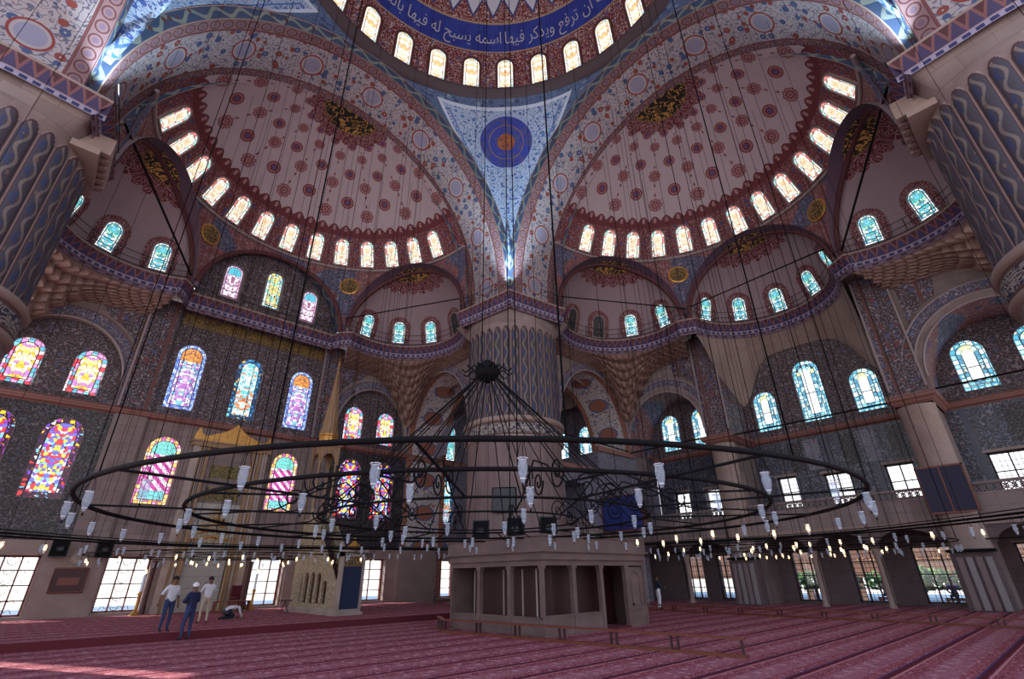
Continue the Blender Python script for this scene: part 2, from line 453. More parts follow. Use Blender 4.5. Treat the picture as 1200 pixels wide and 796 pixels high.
glass_mat('glass_blue', 9.0, 6.0, [(150, 184, 246), (90, 130, 220), (206, 220, 250), (60, 90, 190)], [(240, 220, 250), (206, 150, 220), (230, 236, 250), (180, 110, 190), (120, 190, 220)], 0.94, (30, 40, 90), bw=.22, topc=(236, 150, 60))
glass_mat('glass_teal', 5.2, 6.6, [(60, 150, 200), (40, 120, 180), (110, 200, 210), (226, 180, 60), (60, 140, 210)], [(190, 240, 240), (110, 200, 220), (240, 240, 220), (226, 130, 70), (200, 226, 250)], 0.94, (20, 40, 70), bw=.26)
glass_mat('glass_rose', 4.4, 4.4, [(240, 210, 120), (220, 120, 180), (246, 236, 210), (190, 80, 160), (240, 190, 90)], [(246, 226, 246), (236, 200, 236), (250, 240, 250)], 0.94, (90, 30, 60), bw=.24, diag=True)
glass_mat('glass_clear', 3.4, 3.6, [(170, 220, 236), (80, 160, 190), (226, 246, 250), (130, 190, 210)], [(120, 190, 210), (190, 230, 240), (80, 140, 170), (230, 220, 160), (160, 214, 230)], 0.97, (26, 34, 44), clear=(.40, .62), bw=.27)
glass_mat('glass_lunette', 7.0, 9.0, [(230, 220, 240), (200, 130, 170)], [(250, 232, 246), (240, 220, 240), (150, 90, 120), (246, 240, 250)], 0.97, (110, 80, 110), bw=.1, topc=(70, 180, 200))
glass_mat('glass_lunette_gold', 4.0, 4.2, [(110, 190, 190), (240, 220, 120), (200, 230, 230)], [(236, 214, 130), (150, 210, 190), (250, 240, 200), (200, 170, 90), (230, 230, 210)], 0.97, (70, 60, 60), bw=.2)
mat('courtyard_brick', color=(126, 96, 84), rough=.9)
mat('clear_pane', color=(236, 246, 255), rough=.02, transm=1.0, spec=.5)
m = bpy.data.materials['clear_pane']; nt = m.node_tree; nt.nodes.remove(nt.nodes['Principled BSDF'])
_a = nt.nodes.new('ShaderNodeBsdfTransparent'); _g = nt.nodes.new('ShaderNodeBsdfGlossy'); _m = nt.nodes.new('ShaderNodeMixShader')
_g.inputs['Roughness'].default_value = .02; _m.inputs[0].default_value = .07
nt.links.new(_a.outputs[0], _m.inputs[1]); nt.links.new(_g.outputs[0], _m.inputs[2]); nt.links.new(_m.outputs[0], nt.nodes['Material Output'].inputs[0])

m = bpy.data.materials['glass_cup']; nt = m.node_tree; pb = nt.nodes['Principled BSDF']; _a = nt.nodes.new('ShaderNodeBsdfTransparent'); _m = nt.nodes.new('ShaderNodeMixShader')
_a.inputs[0].default_value = (.86, .9, .95, 1); _m.inputs[0].default_value = .24
nt.links.new(_a.outputs[0], _m.inputs[1]); nt.links.new(pb.outputs[0], _m.inputs[2]); nt.links.new(_m.outputs[0], nt.nodes['Material Output'].inputs[0])
# ---------------------------------------------------------------- mesh helpers
class MB:
    "collects faces with uv and material index, then becomes ONE mesh object"
    def __init__(s): s.v = []; s.f = []; s.uv = []; s.mi = []; s.sm = []; s.size = None
    def face(s, pts, uvs=None, mi=0, smooth=False):
        b = len(s.v); s.v += [tuple(p) for p in pts]; s.f.append(tuple(range(b, b+len(pts))))
        s.uv += list(uvs) if uvs else [(0, 0)]*len(pts); s.mi.append(mi); s.sm.append(smooth)
    def grid(s, P, U, mi=0, smooth=True, skip=None):
        "P, U: rows of points and uvs, shared vertices"
        nr, nc = len(P), len(P[0]); b = len(s.v)
        for r in P: s.v += [tuple(p) for p in r]
        for i in range(nr-1):
            for j in range(nc-1):
                if skip and skip(i, j): continue
                s.f.append((b+i*nc+j, b+i*nc+j+1, b+(i+1)*nc+j+1, b+(i+1)*nc+j))
                s.uv += [U[i][j], U[i][j+1], U[i+1][j+1], U[i+1][j]]
                s.mi.append(mi(i, j) if callable(mi) else mi); s.sm.append(smooth)
    def box(s, x0, x1, y0, y1, z0, z1, mi=0, M=None):
        c = [Vector((x, y, z)) for z in (z0, z1) for y in (y0, y1) for x in (x0, x1)]
        if M is not None: c = [M(p) if callable(M) else M @ p for p in c]
        for q in ((0, 2, 3, 1), (4, 5, 7, 6), (0, 1, 5, 4), (2, 6, 7, 3), (0, 4, 6, 2), (1, 3, 7, 5)):
            p = [c[i] for i in q]; e1 = (p[1]-p[0]).length; e2 = (p[3]-p[0]).length
            s.face(p, [(0, 0), (e1, 0), (e1, e2), (0, e2)], mi)
    def tube(s, pts, r, n=6, mi=0, closed=False, cap=True):
        pts = [Vector(p) for p in pts]; k = len(pts); rs = r if isinstance(r, (list, tuple)) else [r]*k
        rows = []; prev = None
        for i, p in enumerate(pts):
            a = pts[(i-1) % k] if (i > 0 or closed) else p; b = pts[(i+1) % k] if (i < k-1 or closed) else p
            t = (b-a).normalized() if (b-a).length > 1e-9 else Vector((0, 0, 1))
            if prev is None: u = t.orthogonal().normalized()
            else:
                u = prev-t*prev.dot(t); u = u.normalized() if u.length > 1e-6 else t.orthogonal().normalized()
            prev = u; w = t.cross(u)
            rows.append([p+(u*cos(2*pi*j/n)+w*sin(2*pi*j/n))*rs[i] for j in range(n+1)])
        if closed: rows.append(rows[0])
        s.grid(rows, [[(j/n, i) for j in range(n+1)] for i in range(len(rows))], mi, True)
        if cap and not closed:
            s.face(rows[0][:-1][::-1], None, mi); s.face(rows[-1][:-1], None, mi)
    def lathe(s, prof, n=16, c=(0, 0, 0), mi=0, smooth=True, a0=0, a1=2*pi):
        rows = [[(c[0]+r*cos(a0+(a1-a0)*j/n), c[1]+r*sin(a0+(a1-a0)*j/n), c[2]+z) for j in range(n+1)] for r, z in prof]
        s.grid(rows, [[(j/n*4, z) for j in range(n+1)] for r, z in prof], mi, smooth)
    def poly(s, outer, holes, F, mi=0, uvf=None, depth=0.0, dmi=None, hdepth=None):
        "flat panel with holes; F(a,b,c) -> point, c is depth away from the room"
        loops = [outer]+list(holes); flat = [p for l in loops for p in l]
        tris = tessellate_polygon([[Vector((p[0], p[1], 0)) for p in l] for l in loops])
        uvf = uvf or (lambda a, b: (a, b))
        for t in tris:
            s.face([F(flat[i][0], flat[i][1], 0) for i in t], [uvf(*flat[i][:2]) for i in t], mi)
        hd = hdepth if hdepth is not None else depth
        for li, l in enumerate(loops):
            dd = depth if li == 0 else hd
            if dd == 0: continue
            for i in range(len(l)):
                a, b = l[i], l[(i+1) % len(l)]; L = hypot(b[0]-a[0], b[1]-a[1])
                s.face([F(a[0], a[1], 0), F(b[0], b[1], 0), F(b[0], b[1], dd), F(a[0], a[1], dd)], [(a[0]+a[1], 0), (a[0]+a[1]+L, 0), (a[0]+a[1]+L, dd), (a[0]+a[1], dd)], dmi if dmi is not None else mi)
    def build(s, name, mats, parent=None, kind=None, label=None, loc=None):
        me = bpy.data.meshes.new(name)
        L = Vector(loc) if loc is not None else None
        vs = [tuple(Vector(v)-L) for v in s.v] if loc is not None else s.v
        me.from_pydata(vs, [], s.f)
        ul = me.uv_layers.new(name='UVMap'); ul.data.foreach_set('uv', [c for uv in s.uv for c in uv[:2]])
        mats = mats if isinstance(mats, (list, tuple)) else [mats]
        for mm in mats: me.materials.append(MATS[mm] if isinstance(mm, str) else mm)
        me.polygons.foreach_set('material_index', s.mi); me.polygons.foreach_set('use_smooth', s.sm)
        if s.size:
            at = me.attributes.new('size', 'FLOAT_VECTOR', 'POINT'); at.data.foreach_set('vector', [c for _ in s.v for c in s.size])
        me.update(); me.validate()
        o = bpy.data.objects.new(name, me); COL.objects.link(o)
        if parent: o.parent = parent
        if loc is not None: o.location = loc
        if kind: o['kind'] = kind
        if label: o['label'] = label
        return o
def empty(name, loc=(0, 0, 0), rz=0.0):
    o = bpy.data.objects.new(name, None); COL.objects.link(o); o.location = loc; o.rotation_euler = (0, 0, rz); o.empty_display_size = .2; return o
def tag(o, label, cat, group=None):
    o['label'] = label; o['category'] = cat
    if group: o['group'] = group
    return o
def struct(o, label=None):
    o['kind'] = 'structure'
    if label: o['label'] = label
    return o
def dup(root, loc=None, rz=None, label=None, parent=None):
    r = root.copy(); COL.objects.link(r)
    if parent is not None: r.parent = parent
    if loc is not None: r.location = loc
    if rz is not None: r.rotation_euler = (0, 0, rz)
    if label: r['label'] = label
    for ch in list(root.children): dup(ch, parent=r)
    return r

# the two sides in view share one builder: u runs along the wall, d outwards from the centre
class Side:
    def __init__(s, k): s.k = k; s.nm = 'north' if k == 'y' else 'east'
    def __call__(s, u, d, z): return Vector((u, d, z)) if s.k == 'y' else Vector((d, u, z))
SY, SX = Side('y'), Side('x')

def arch_pts(w, zs, zc, n=24, x0=0.0):
    "pointed-ish arch outline from right spring to left spring"
    return [(x0+w*cos(pi*i/n), zs+(zc-zs)*sin(pi*i/n)**.96 if 0 < i < n else zs) for i in range(n+1)]
def win_outline(cx, z0, w, h, n=12, grow=0.0):
    hw = w/2+grow; z0 = z0-grow; zs = z0+h+2*grow-hw*1.08
    return [(cx-hw, z0), (cx+hw, z0)]+[(cx+hw*cos(pi*i/n), zs+hw*1.08*sin(pi*i/n)) for i in range(n+1)]
WN = [0]
def window(O, R, U, N, w, h, glass, frame='window_frame', fw=.10, surround=None, out=.10, bars=False):
    "arched window; O = middle of the sill, R/U/N unit right, up and into-the-room vectors"
    WN[0] += 1; O = Vector(O); R = Vector(R).normalized(); U = Vector(U).normalized(); N = Vector(N).normalized()
    root = empty('window_%d' % WN[0], O); struct(root)
    P = lambda a, b, c=0: R*a+U*b+N*c
    m = MB(); ol = win_outline(0, 0, w, h); m.size = (w/2, h, 0)
    m.face([P(a, b, .02) for a, b in ol], [(a, b) for a, b in ol]); m.face([P(a, b, -.02) for a, b in ol][::-1], [(a, b) for a, b in ol][::-1])
    m.build('pane', glass, root)
    # raised moulding
    m = MB(); o1 = ol; o2 = win_outline(0, 0, w, h, grow=fw); k = len(o1)
    for i in range(k):
        j = (i+1) % k
        a, b, c, d = o1[i], o1[j], o2[j], o2[i]
        m.face([P(*a, 0), P(*b, 0), P(*b, out), P(*a, out)]); m.face([P(*a, out), P(*b, out), P(*c, out), P(*d, out)]); m.face([P(*d, out), P(*c, out), P(*c, -.05), P(*d, -.05)])
    m.build('frame', frame, root)
    if surround:
        m = MB(); g = surround; n = 40; pts = []
        hw = w/2+fw; zs = h-w/2
        # lobed aureole round the head and jambs
        path = [(-hw, 0)]+[(-hw, zs*i/6) for i in range(1, 6)]+[(-hw*cos(pi*i/n), zs+hw*sin(pi*i/n)) for i in range(n+1)]+[(hw, zs*(1-i/6)) for i in range(1, 7)]
        for i, (a, b) in enumerate(path):
            e = g*(1.0+.28*abs(sin(i*1.25))); cx, cz = (a, b-zs) if b > zs else (a, 0); l = hypot(cx, cz) or 1
            pts.append((a+cx/l*e, b+cz/l*e))
        for i in range(len(path)-1):
            q = [path[i], path[i+1], pts[i+1], pts[i]]
            m.face([P(a, b, .05) for a, b in q], q)
        m.build('painted_surround', 'window_surround', root)
    return root
def grille_window(S, u0, u1, z0, z1, d, inn=.25, frame='red_frame', cols=3, rows=4, iron=True, depth=.7, sill=True):
    WN[0] += 1; root = empty('window_%d' % WN[0], S((u0+u1)/2, d, z0)); struct(root); L = root.location.copy()
    def b(m, a0, a1, c0, c1, e0, e1): m.box(0, 1, 0, 1, 0, 1, M=lambda p: S(a0+(a1-a0)*p.x, c0+(c1-c0)*p.y, e0+(e1-e0)*p.z))
    m = MB(); t = .09; dd = d+inn
    b(m, u0, u0+t, dd, dd+.1, z0, z1); b(m, u1-t, u1, dd, dd+.1, z0, z1); b(m, u0, u1, dd, dd+.1, z1-t, z1); b(m, u0, u1, dd, dd+.1, z0, z0+t)
    for i in range(1, cols): x = u0+(u1-u0)*i/cols; b(m, x-.035, x+.035, dd, dd+.08, z0, z1)
    for i in range(1, rows): z = z0+(z1-z0)*i/rows; b(m, u0, u1, dd, dd+.07, z-.028, z+.028)
    m.build('frame', frame, root, loc=L*0+L).location = (0, 0, 0)
    m = MB(); m.face([S(u0, dd+.05, z0), S(u1, dd+.05, z0), S(u1, dd+.05, z1), S(u0, dd+.05, z1)]); m.build('pane', 'clear_pane', root, loc=L).location = (0, 0, 0)
    if iron:
        m = MB(); e = d+depth
        for i in range(1, int((u1-u0)/.22)): x = u0+.22*i; m.tube([S(x, e, z0), S(x, e, z1)], .014, 5)
        for i in range(1, int((z1-z0)/.26)): z = z0+.26*i; m.tube([S(u0, e, z), S(u1, e, z)], .014, 5)
        m.build('iron_grille', 'iron', root, loc=L).location = (0, 0, 0)
    return root

# ---------------------------------------------------------------- big structure
# floor and raised qibla platform
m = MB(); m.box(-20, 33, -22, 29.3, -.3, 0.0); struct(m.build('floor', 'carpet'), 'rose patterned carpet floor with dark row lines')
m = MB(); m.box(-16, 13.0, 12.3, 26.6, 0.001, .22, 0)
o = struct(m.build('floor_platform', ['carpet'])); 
m = MB(); m.box(-16, 13.0, 12.22, 12.3, 0.0, .235); struct(m.build('trim_1', 'carpet_edge'))
# plank of stone ground outside the windows
m = MB(); m.box(-30, 60, 27.4, 60, -.6, -.4); m.box(30.9, 60, -30, 27.4, -.6, -.4); struct(m.build('ground_outside', 'paving'))

AP, AW, AZC, AZS = 11.516, 11.275, 31.98, 19.72     # arch plane, half width, crown, springing
AD2, AW2, AZC2 = 15.2, 10.75, 31.05
SD, SR, SZ = 14.6, 10.7, 19.8                        # half dome: centre distance, radius, centre height
ZB = 18.7
def arc_row(S, d, w, zc, n=48, low=ZB-.4):
    pts = [S(w, d, low)]+[S(w*cos(pi*i/n), d, AZS+(zc-AZS)*sin(pi*i/n)) for i in range(n+1)]+[S(-w, d, low)]
    s = [0]; 
    for i in range(1, len(pts)): s.append(s[-1]+(pts[i]-pts[i-1]).length)
    return pts, s
def big_arch(S, nm):
    def band(name, a, b, mt, n=48):
        (p1, s1), (p2, s2) = arc_row(S, *a), arc_row(S, *b); m = MB()
        K = 4; rows = [[p1[i].lerp(p2[i], k/K) for i in range(len(p1))] for k in range(K+1)]
        wd = (Vector((a[0], a[1], 0))-Vector((b[0], b[1], 0))).length
        vmul = 1.0 if mt != 'arch_floral' else 1.0
        m.grid(rows, [[(s1[i], k/K*vmul) for i in range(len(p1))] for k in range(K+1)])
        return struct(m.build(name, mt))
    band('arch_moulding', (AP, AW+.75, AZC+.75), (AP-.12, AW+.55, AZC+.55), 'arch_cartouche')
    band('arch_face', (AP-.12, AW+.55, AZC+.55), (AP, AW-.15, AZC-.15), 'arch_leaf')
    band('arch_soffit_edge', (AP, AW-.15, AZC-.15), (AP+.62, AW-.25, AZC-.2), 'arch_cartouche')
    band('arch_soffit', (AP+.62, AW-.25, AZC-.2), (AD2-.55, AW2+.12, AZC2+.1), 'arch_floral')
    band('arch_soffit_edge', (AD2-.55, AW2+.12, AZC2+.1), (AD2, AW2, AZC2), 'arch_cartouche')
    band('arch_inner_face', (AD2, AW2, AZC2), (AD2+.05, AW2-.38, AZC2-.42), 'arch_leaf')
class Neg:
    def __init__(s, S): s.S = S; s.k = S.k; s.nm = 'south' if S.k == 'y' else 'west'
    def __call__(s, u, d, z): p = s.S(u, -d, z); return p
for S in (SY, SX, Neg(SY), Neg(SX)): big_arch(S, S.nm)

# pendentives
for qx, qy in ((1, 1), (-1, 1), (1, -1), (-1, -1)):
    m = MB(); n = 40; rows = []; uvs = []
    K = 14
    for k in range(K+1):
        t = k/K; r_ = []; u_ = []
        for i in range(n+1):
            a = radians(90.0*i/n)
            top = Vector((11.3*cos(a), 11.3*sin(a), 32.8))
            if i <= n/2: bt = 2*a; bot = Vector((AP+.02, (AW+.6)*sin(bt), AZS+(AZC+.6-AZS)*cos(bt)))
            else: bt = 2*(pi/2-a); bot = Vector(((AW+.6)*sin(bt), AP+.02, AZS+(AZC+.6-AZS)*cos(bt)))
            p = top.lerp(bot, t); rad = hypot(p.x, p.y); bulge = .35*sin(pi*t)*max(0, (p.z-0) and 1)
            f = 1+bulge*min(1, (top-bot).length/9)/max(rad, 1)
            r_.append((p.x*f*qx, p.y*f*qy, p.z)); u_.append(((p.y-p.x)/sqrt(2), p.z))
        rows.append(r_); uvs.append(u_)
    for i in range(n+1):
        L_ = 0
        for k in range(K+1):
            if k: L_ += (Vector(rows[k][i])-Vector(rows[k-1][i])).length
            uvs[k][i] = (uvs[k][i][0], 32.8-L_)
    m.grid(rows, uvs); struct(m.build('pendentive', 'pendentive_paint'))

# main dome
m = MB(); n = 96; K = 30; DZ = 33.0; DR = 11.3
rows = []; uvs = []
for k in range(K+1):
    ph = radians(90)*k/K
    rows.append([(DR*cos(ph)*cos(2*pi*i/n), DR*cos(ph)*sin(2*pi*i/n), DZ+DR*sin(ph)) for i in range(n+1)]); uvs.append([(2*pi*i/n, ph) for i in range(n+1)])
m.grid(rows, uvs); struct(m.build('main_dome', 'dome_paint'))
m = MB(); m.lathe([(11.3, 33.3), (11.0, 33.25), (10.92, 33.1), (11.0, 33.0), (11.05, 32.85), (11.2, 32.75), (11.25, 32.6), (11.6, 32.55)], 96)
m.uv = [(u*20, v) for u, v in m.uv]; struct(m.build('dome_cornice', 'ring_cornice'))
for i in range(28):
    th = 1.6749-2*pi/28*(i-4); ph = .035
    if not (-1.0 < th < 2.6): continue
    N = Vector((-cos(th), -sin(th), 0)); O = Vector((11.12*cos(th), 11.12*sin(th), 33.25))
    U = Vector((-cos(th)*.10, -sin(th)*.10, 1)); window(O, Vector((sin(th), -cos(th), 0)), U, N, 1.12, 2.75, 'glass_dome', 'arch_trim', .16)

def half_dome(S, open_arches):
    # upper shell
    m = MB(); n = 72; K = 26; ph0 = math.asin((24.15-SZ)/SR)
    rows, uvs = [], []
    for k in range(K+1):
        ph = ph0+(pi/2-ph0)*k/K; r_, u_ = [], []
        for i in range(n+1):
            th = pi*i/n; r_.append(S(SR*cos(ph)*cos(th), SD+SR*cos(ph)*sin(th), SZ+SR*sin(ph))); u_.append((th, ph))
        rows.append(r_); uvs.append(u_)
    # short barrel joining the arch
    m.grid(rows, uvs); struct(m.build('half_dome', 'half_dome_paint'))
    # zone below the windows, cut by three arches
    n = 180; r0, r1 = SR*cos(ph0), 10.2
    def rz(z): return r1+(r0-r1)*(z-ZB)/(24.15-ZB)
    def top_open(th):
        for c in (pi/6, pi/2, 5*pi/6):
            s = 10.0*sin(th-c)
            if abs(th-c) < pi/6 and abs(s) < 4.78: return ZB+4.95*sqrt(1-(s/4.78)**2)
        return ZB-.3
    m = MB(); K = 6; rows, uvs = [], []
    for k in range(K+1):
        r_, u_ = [], []
        for i in range(n+1):
            th = pi*i/n; zo = top_open(th); z = zo+(24.15-zo)*k/K; r = rz(z)
            r_.append(S(r*cos(th), SD+r*sin(th), z)); u_.append((th*10, z))
        rows.append(r_); uvs.append(u_)
    m.grid(rows, uvs); struct(m.build('half_dome_drum', 'spandrel_paint'))
    for sg in (-1, 1):
        q = MB(); zz = [18.2+i*.5 for i in range(17)]
        q.grid([[S(sg*10.75, 15.22, z) for z in zz], [S(sg*((rz(z) if z < 24.15 else sqrt(max(SR**2-(z-SZ)**2, 1)))-.12), 15.24, z) for z in zz]], [[(0, z) for z in zz], [(.8, z) for z in zz]]); struct(q.build('arch_return', 'spandrel_paint'))
    # moulding at the foot of the windows
    m = MB(); pts = [S((r0-.05)*cos(pi*i/60), SD+(r0-.05)*sin(pi*i/60), 24.12) for i in range(61)]; m.tube(pts, .12, 6); struct(m.build('drum_moulding', 'window_frame'))
    for c in (pi/6, pi/2, 5*pi/6):
        m = MB(); pts = []
        for i in range(41):
            a = pi*i/40; s = 4.78*cos(a); z = ZB+4.95*sin(a); th = c+math.asin(s/10.0); r = rz(z)-.04; pts.append(S(r*cos(th), SD+r*sin(th), z))
        m.tube(pts, .17, 6); struct(m.build('exedra_arch_moulding', 'arch_trim'))
    # gilt discs between the arches
    for c in (pi/3, 2*pi/3):
        z = 22.6; r = rz(z)-.06; O = S(r*cos(c), SD+r*sin(c), z); Nn = (S(0, SD, z)-O).normalized(); Rr = Nn.cross(Vector((0, 0, 1)))
        m = MB(); pts = [O+(Rr*cos(2*pi*i/24)+Vector((0, 0, 1))*sin(2*pi*i/24))*.62+Nn*.05 for i in range(24)]
        uv = [(cos(2*pi*i/24)*.62, .35+.3*sin(2*pi*i/24)) for i in range(24)]
        m.face(pts, uv, 0)
        for i in range(24):
            j = (i+1) % 24; a, b = pts[i], pts[j]; m.face([a, b, b+(b-O)*.18-Nn*.05, a+(a-O)*.18-Nn*.05], None, 1)
        t = struct(m.build('gilt_roundel', ['gilt_inscription', 'gilding']))
    # windows
    for i in range(14):
        th = pi/2+(6-i)*.2153
        if th < .12 or th > pi-.12: continue
        ph = .445; R_ = SR
        O = S(R_*cos(ph)*cos(th), SD+R_*cos(ph)*sin(th), SZ+R_*sin(ph)); ph2 = ph+.19
        P2 = S(R_*cos(ph2)*cos(th), SD+R_*cos(ph2)*sin(th), SZ+R_*sin(ph2))
        U = (P2-O).normalized(); Rr = S(-sin(th), cos(th), 0); N = Rr.cross(U); Cn = S(0, SD, SZ)-O
        if N.dot(Cn) < 0: N = -N
        window(O+N*.07, Rr, U, N, .98, 2.0, 'glass_half_dome', 'window_frame', .09, out=.08)

def exedra(S, ang, nwin=5, phase=0.0, blocked=()):
    Kc = Vector((8.66*cos(ang), SD+8.66*sin(ang), 0)); R = 5.0
    m = MB(); n = 40; K = 16; rows, uvs = [], []
    def P(th, ph, rr=R): return S(Kc.x+rr*cos(ph)*cos(th), Kc.y+rr*cos(ph)*sin(th), ZB+rr*sin(ph))
    for k in range(K+1):
        ph = pi/2*k/K; rows.append([P(ang-pi/2+pi*i/n, ph) for i in range(n+1)]); uvs.append([(pi*i/n, ph) for i in range(n+1)])
    m.grid(rows, uvs)
    # reveal from the chord plane to the drum surface
    a1, a2, u1, u2 = [], [], [], []
    for i in range(41):
        a = pi*i/40; s = 4.78*cos(a); z = ZB+4.95*sin(a); th = ang+math.asin(s/10.0); r = 10.2+(9.77-10.2)*(z-ZB)/5.45
        a1.append(S(r*cos(th), SD+r*sin(th), z)); s2 = 4.95*cos(a)
        a2.append(S(Kc.x-sin(ang)*s2, Kc.y+cos(ang)*s2, ZB+4.98*sin(a))); u1.append((0, .05)); u2.append((0, .02))
    m.grid([a1, a2], [u1, u2])
    m.box(0, 1, 0, 1, 0, 1, M=lambda p: P(ang-pi/2+pi*p.x, 0, 5.0-1.4*p.y)+Vector((0, 0, -.1*p.z))) if False else None
    struct(m.build('exedra_half_dome', 'exedra_paint'))
    for i in range(nwin):
        th = ang+(i-(nwin-1)/2)*radians(33)+phase; ph = .10
        O = P(th, ph, R-.05); U = (P(th, ph+.36, R-.05)-O).normalized(); Rr = S(-sin(th), cos(th), 0); N = Rr.cross(U)
        if N.dot(S(Kc.x, Kc.y, ZB+1)-O) < 0: N = -N
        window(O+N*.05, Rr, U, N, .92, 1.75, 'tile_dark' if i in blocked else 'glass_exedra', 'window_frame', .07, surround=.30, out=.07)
half_dome(SY, 2); half_dome(SX, 3)
exedra(SY, pi/6, blocked=(0, 1)); exedra(SY, 5*pi/6)
exedra(SX, pi/6, blocked=(0, 1, 2)); exedra(SX, pi/2); exedra(SX, 5*pi/6)
# flat lunette with three windows over the niche wall
m = MB(); F = lambda a, b, c: SY(a, 24.9+c, b)
m.poly([(-5.2, 18.3), (5.2, 18.3), (5.2, 24.6), (-5.2, 24.6)], [], F); struct(m.build('wall_lunette', 'lunette_paint'))
m = MB(); rows = []; uvs = []
for d in (23.0, 24.95):
    rows.append([SY((4.85)*cos(pi*i/30), d, ZB+5.0*sin(pi*i/30)) for i in range(31)]); uvs.append([(i*.5, (d-23)/2) for i in range(31)])
rows[0] = []
for i in range(31):
    s = 4.78*cos(pi*i/30); z = ZB+4.95*sin(pi*i/30); th = pi/2+math.asin(s/10.0)*-1; r = 10.2+(9.77-10.2)*(z-ZB)/5.45; rows[0].append(SY(s, SD+sqrt(max(r*r-s*s, 0)), z))
m.grid(rows, uvs); struct(m.build('lunette_soffit', 'arch_leaf'))
for i, (x, z0, h, g) in enumerate(((-2.7, 19.35, 2.55, 'glass_lunette'), (0.0, 19.55, 2.9, 'glass_lunette_gold'), (2.7, 19.35, 2.55, 'glass_lunette'))):
    window(SY(x, 24.85, z0), (1, 0, 0), (0, 0, 1), (0, -1, 0), 1.05, h, g, 'lunette_paint', .14)

# ---------------------------------------------------------------- balcony cornices
def ring_path(cx, cy, ang, r, a0=-62, a1=62, n=28): return [(cx+r*cos(ang+radians(a0+(a1-a0)*i/n)), cy+r*sin(ang+radians(a0+(a1-a0)*i/n))) for i in range(n+1)]
def side_path(S, middle):
    "plan line (u, d) of the balcony edge from the +u pier to the -u pier"
    def ex(ang): kx, ky = 8.66*cos(ang), SD+8.66*sin(ang); return [(kx+4.35*cos(ang+radians(t)), ky+4.35*sin(ang+radians(t))) for t in range(-88, 89, 6)]
    p = [(10.45, 10.45), (10.1, 13.2)]
    p += ex(pi/6)
    if middle: p += ex(pi/2)
    else: p += [(4.9, 23.5), (4.75, 24.35), (-4.75, 24.35), (-4.9, 23.5)]
    p += ex(5*pi/6)+[(-10.1, 13.2), (-10.45, 10.45)]
    return p
def offset(path, o):
    "shift a polyline to its left-hand side (towards the walls)"
    out = []
    for i, p in enumerate(path):
        a = path[max(i-1, 0)]; b = path[min(i+1, len(path)-1)]; tx, ty = b[0]-a[0], b[1]-a[1]; l = hypot(tx, ty) or 1
        out.append((p[0]+ty/l*o, p[1]-tx/l*o))
    return out
def sweep(S, path, prof, name, mt, closed=False):
    m = MB(); s = [0]
    for i in range(1, len(path)): s.append(s[-1]+hypot(path[i][0]-path[i-1][0], path[i][1]-path[i-1][1]))
    rows, uvs = [], []; tot = 0; L = [0]
    for k in range(1, len(prof)): L.append(L[-1]+hypot(prof[k][0]-prof[k-1][0], prof[k][1]-prof[k-1][1]))
    for k, (o, z) in enumerate(prof):
        q = offset(path, o); rows.append([S(x, y, z) for x, y in q]); uvs.append([(s[i], L[k]/L[-1]) for i in range(len(path))])
    m.grid(rows, uvs, smooth=False); return struct(m.build(name, mt))
def railing(S, path, label):
    dens = []
    for i in range(len(path)-1):
        a, b = path[i], path[i+1]; n = max(1, int(hypot(b[0]-a[0], b[1]-a[1])/.55))
        dens += [(a[0]+(b[0]-a[0])*k/n, a[1]+(b[1]-a[1])*k/n) for k in range(n)]
    dens.append(path[-1]); q = offset(dens, .12)
    root = empty('balcony_railing', S(0, SD, ZB)); tag(root, label, 'railing'); L = Vector(root.location)
    for z in (ZB+1.0, ZB+.55):
        m = MB(); m.tube([S(x, y, z) for x, y in q], .022, 5); o = m.build('rail', 'iron_rail', root, loc=L); o.location = (0, 0, 0)
    step = max(1, len(q)//30)
    for i in range(0, len(q), step):
        m = MB(); m.tube([S(q[i][0], q[i][1], ZB), S(q[i][0], q[i][1], ZB+1.02)], .022, 5); o = m.build('post', 'iron_rail', root, loc=L); o.location = (0, 0, 0)
    return root
for S, mid, lab in ((SY, False, 'thin black iron railing along the balcony above the prayer niche wall'), (SX, True, 'thin black iron railing along the balcony on the right-hand side')):
    path = side_path(S, mid)
    sweep(S, path, [(.9, ZB+.02), (-.02, ZB+.02), (-.05, ZB-.12)], 'balcony_floor', 'pale_stone')
    sweep(S, path, [(-.05, ZB-.12), (.28, ZB-.62)], 'balcony_cornice', 'cornice_paint')
    sweep(S, path, [(.28, ZB-.62), (.26, ZB-.86)], 'cornice_border', 'cornice_dentil')
    sweep(S, path, [(.26, ZB-.86), (.40, ZB-.95), (.40, ZB-1.10)], 'cornice_foot', 'arch_trim')
    railing(S, path[1:-1] if mid else path, lab)
# unseen slabs outside the shells, added to block sun leaking through gaps
for S, mid in ((SY, False), (SX, True)):
    q = [p for p in offset(side_path(S, mid), .75) if p[1] > 13.25]; q = [(q[0][0], 13.25)]+q+[(q[-1][0], 13.25)]
    far = []
    for (u, d) in q:
        du, dd = u, d-SD; l = hypot(du, dd); far.append((du/l*22, max(SD+dd/l*22, 13.25)))
    m = MB(); m.grid([[S(u, d, ZB+.01) for u, d in q], [S(u, d, ZB+.01) for u, d in far]], [[(0, 0)]*len(q)]*2, smooth=False); struct(m.build('sun_blocker', 'pale_stone'))
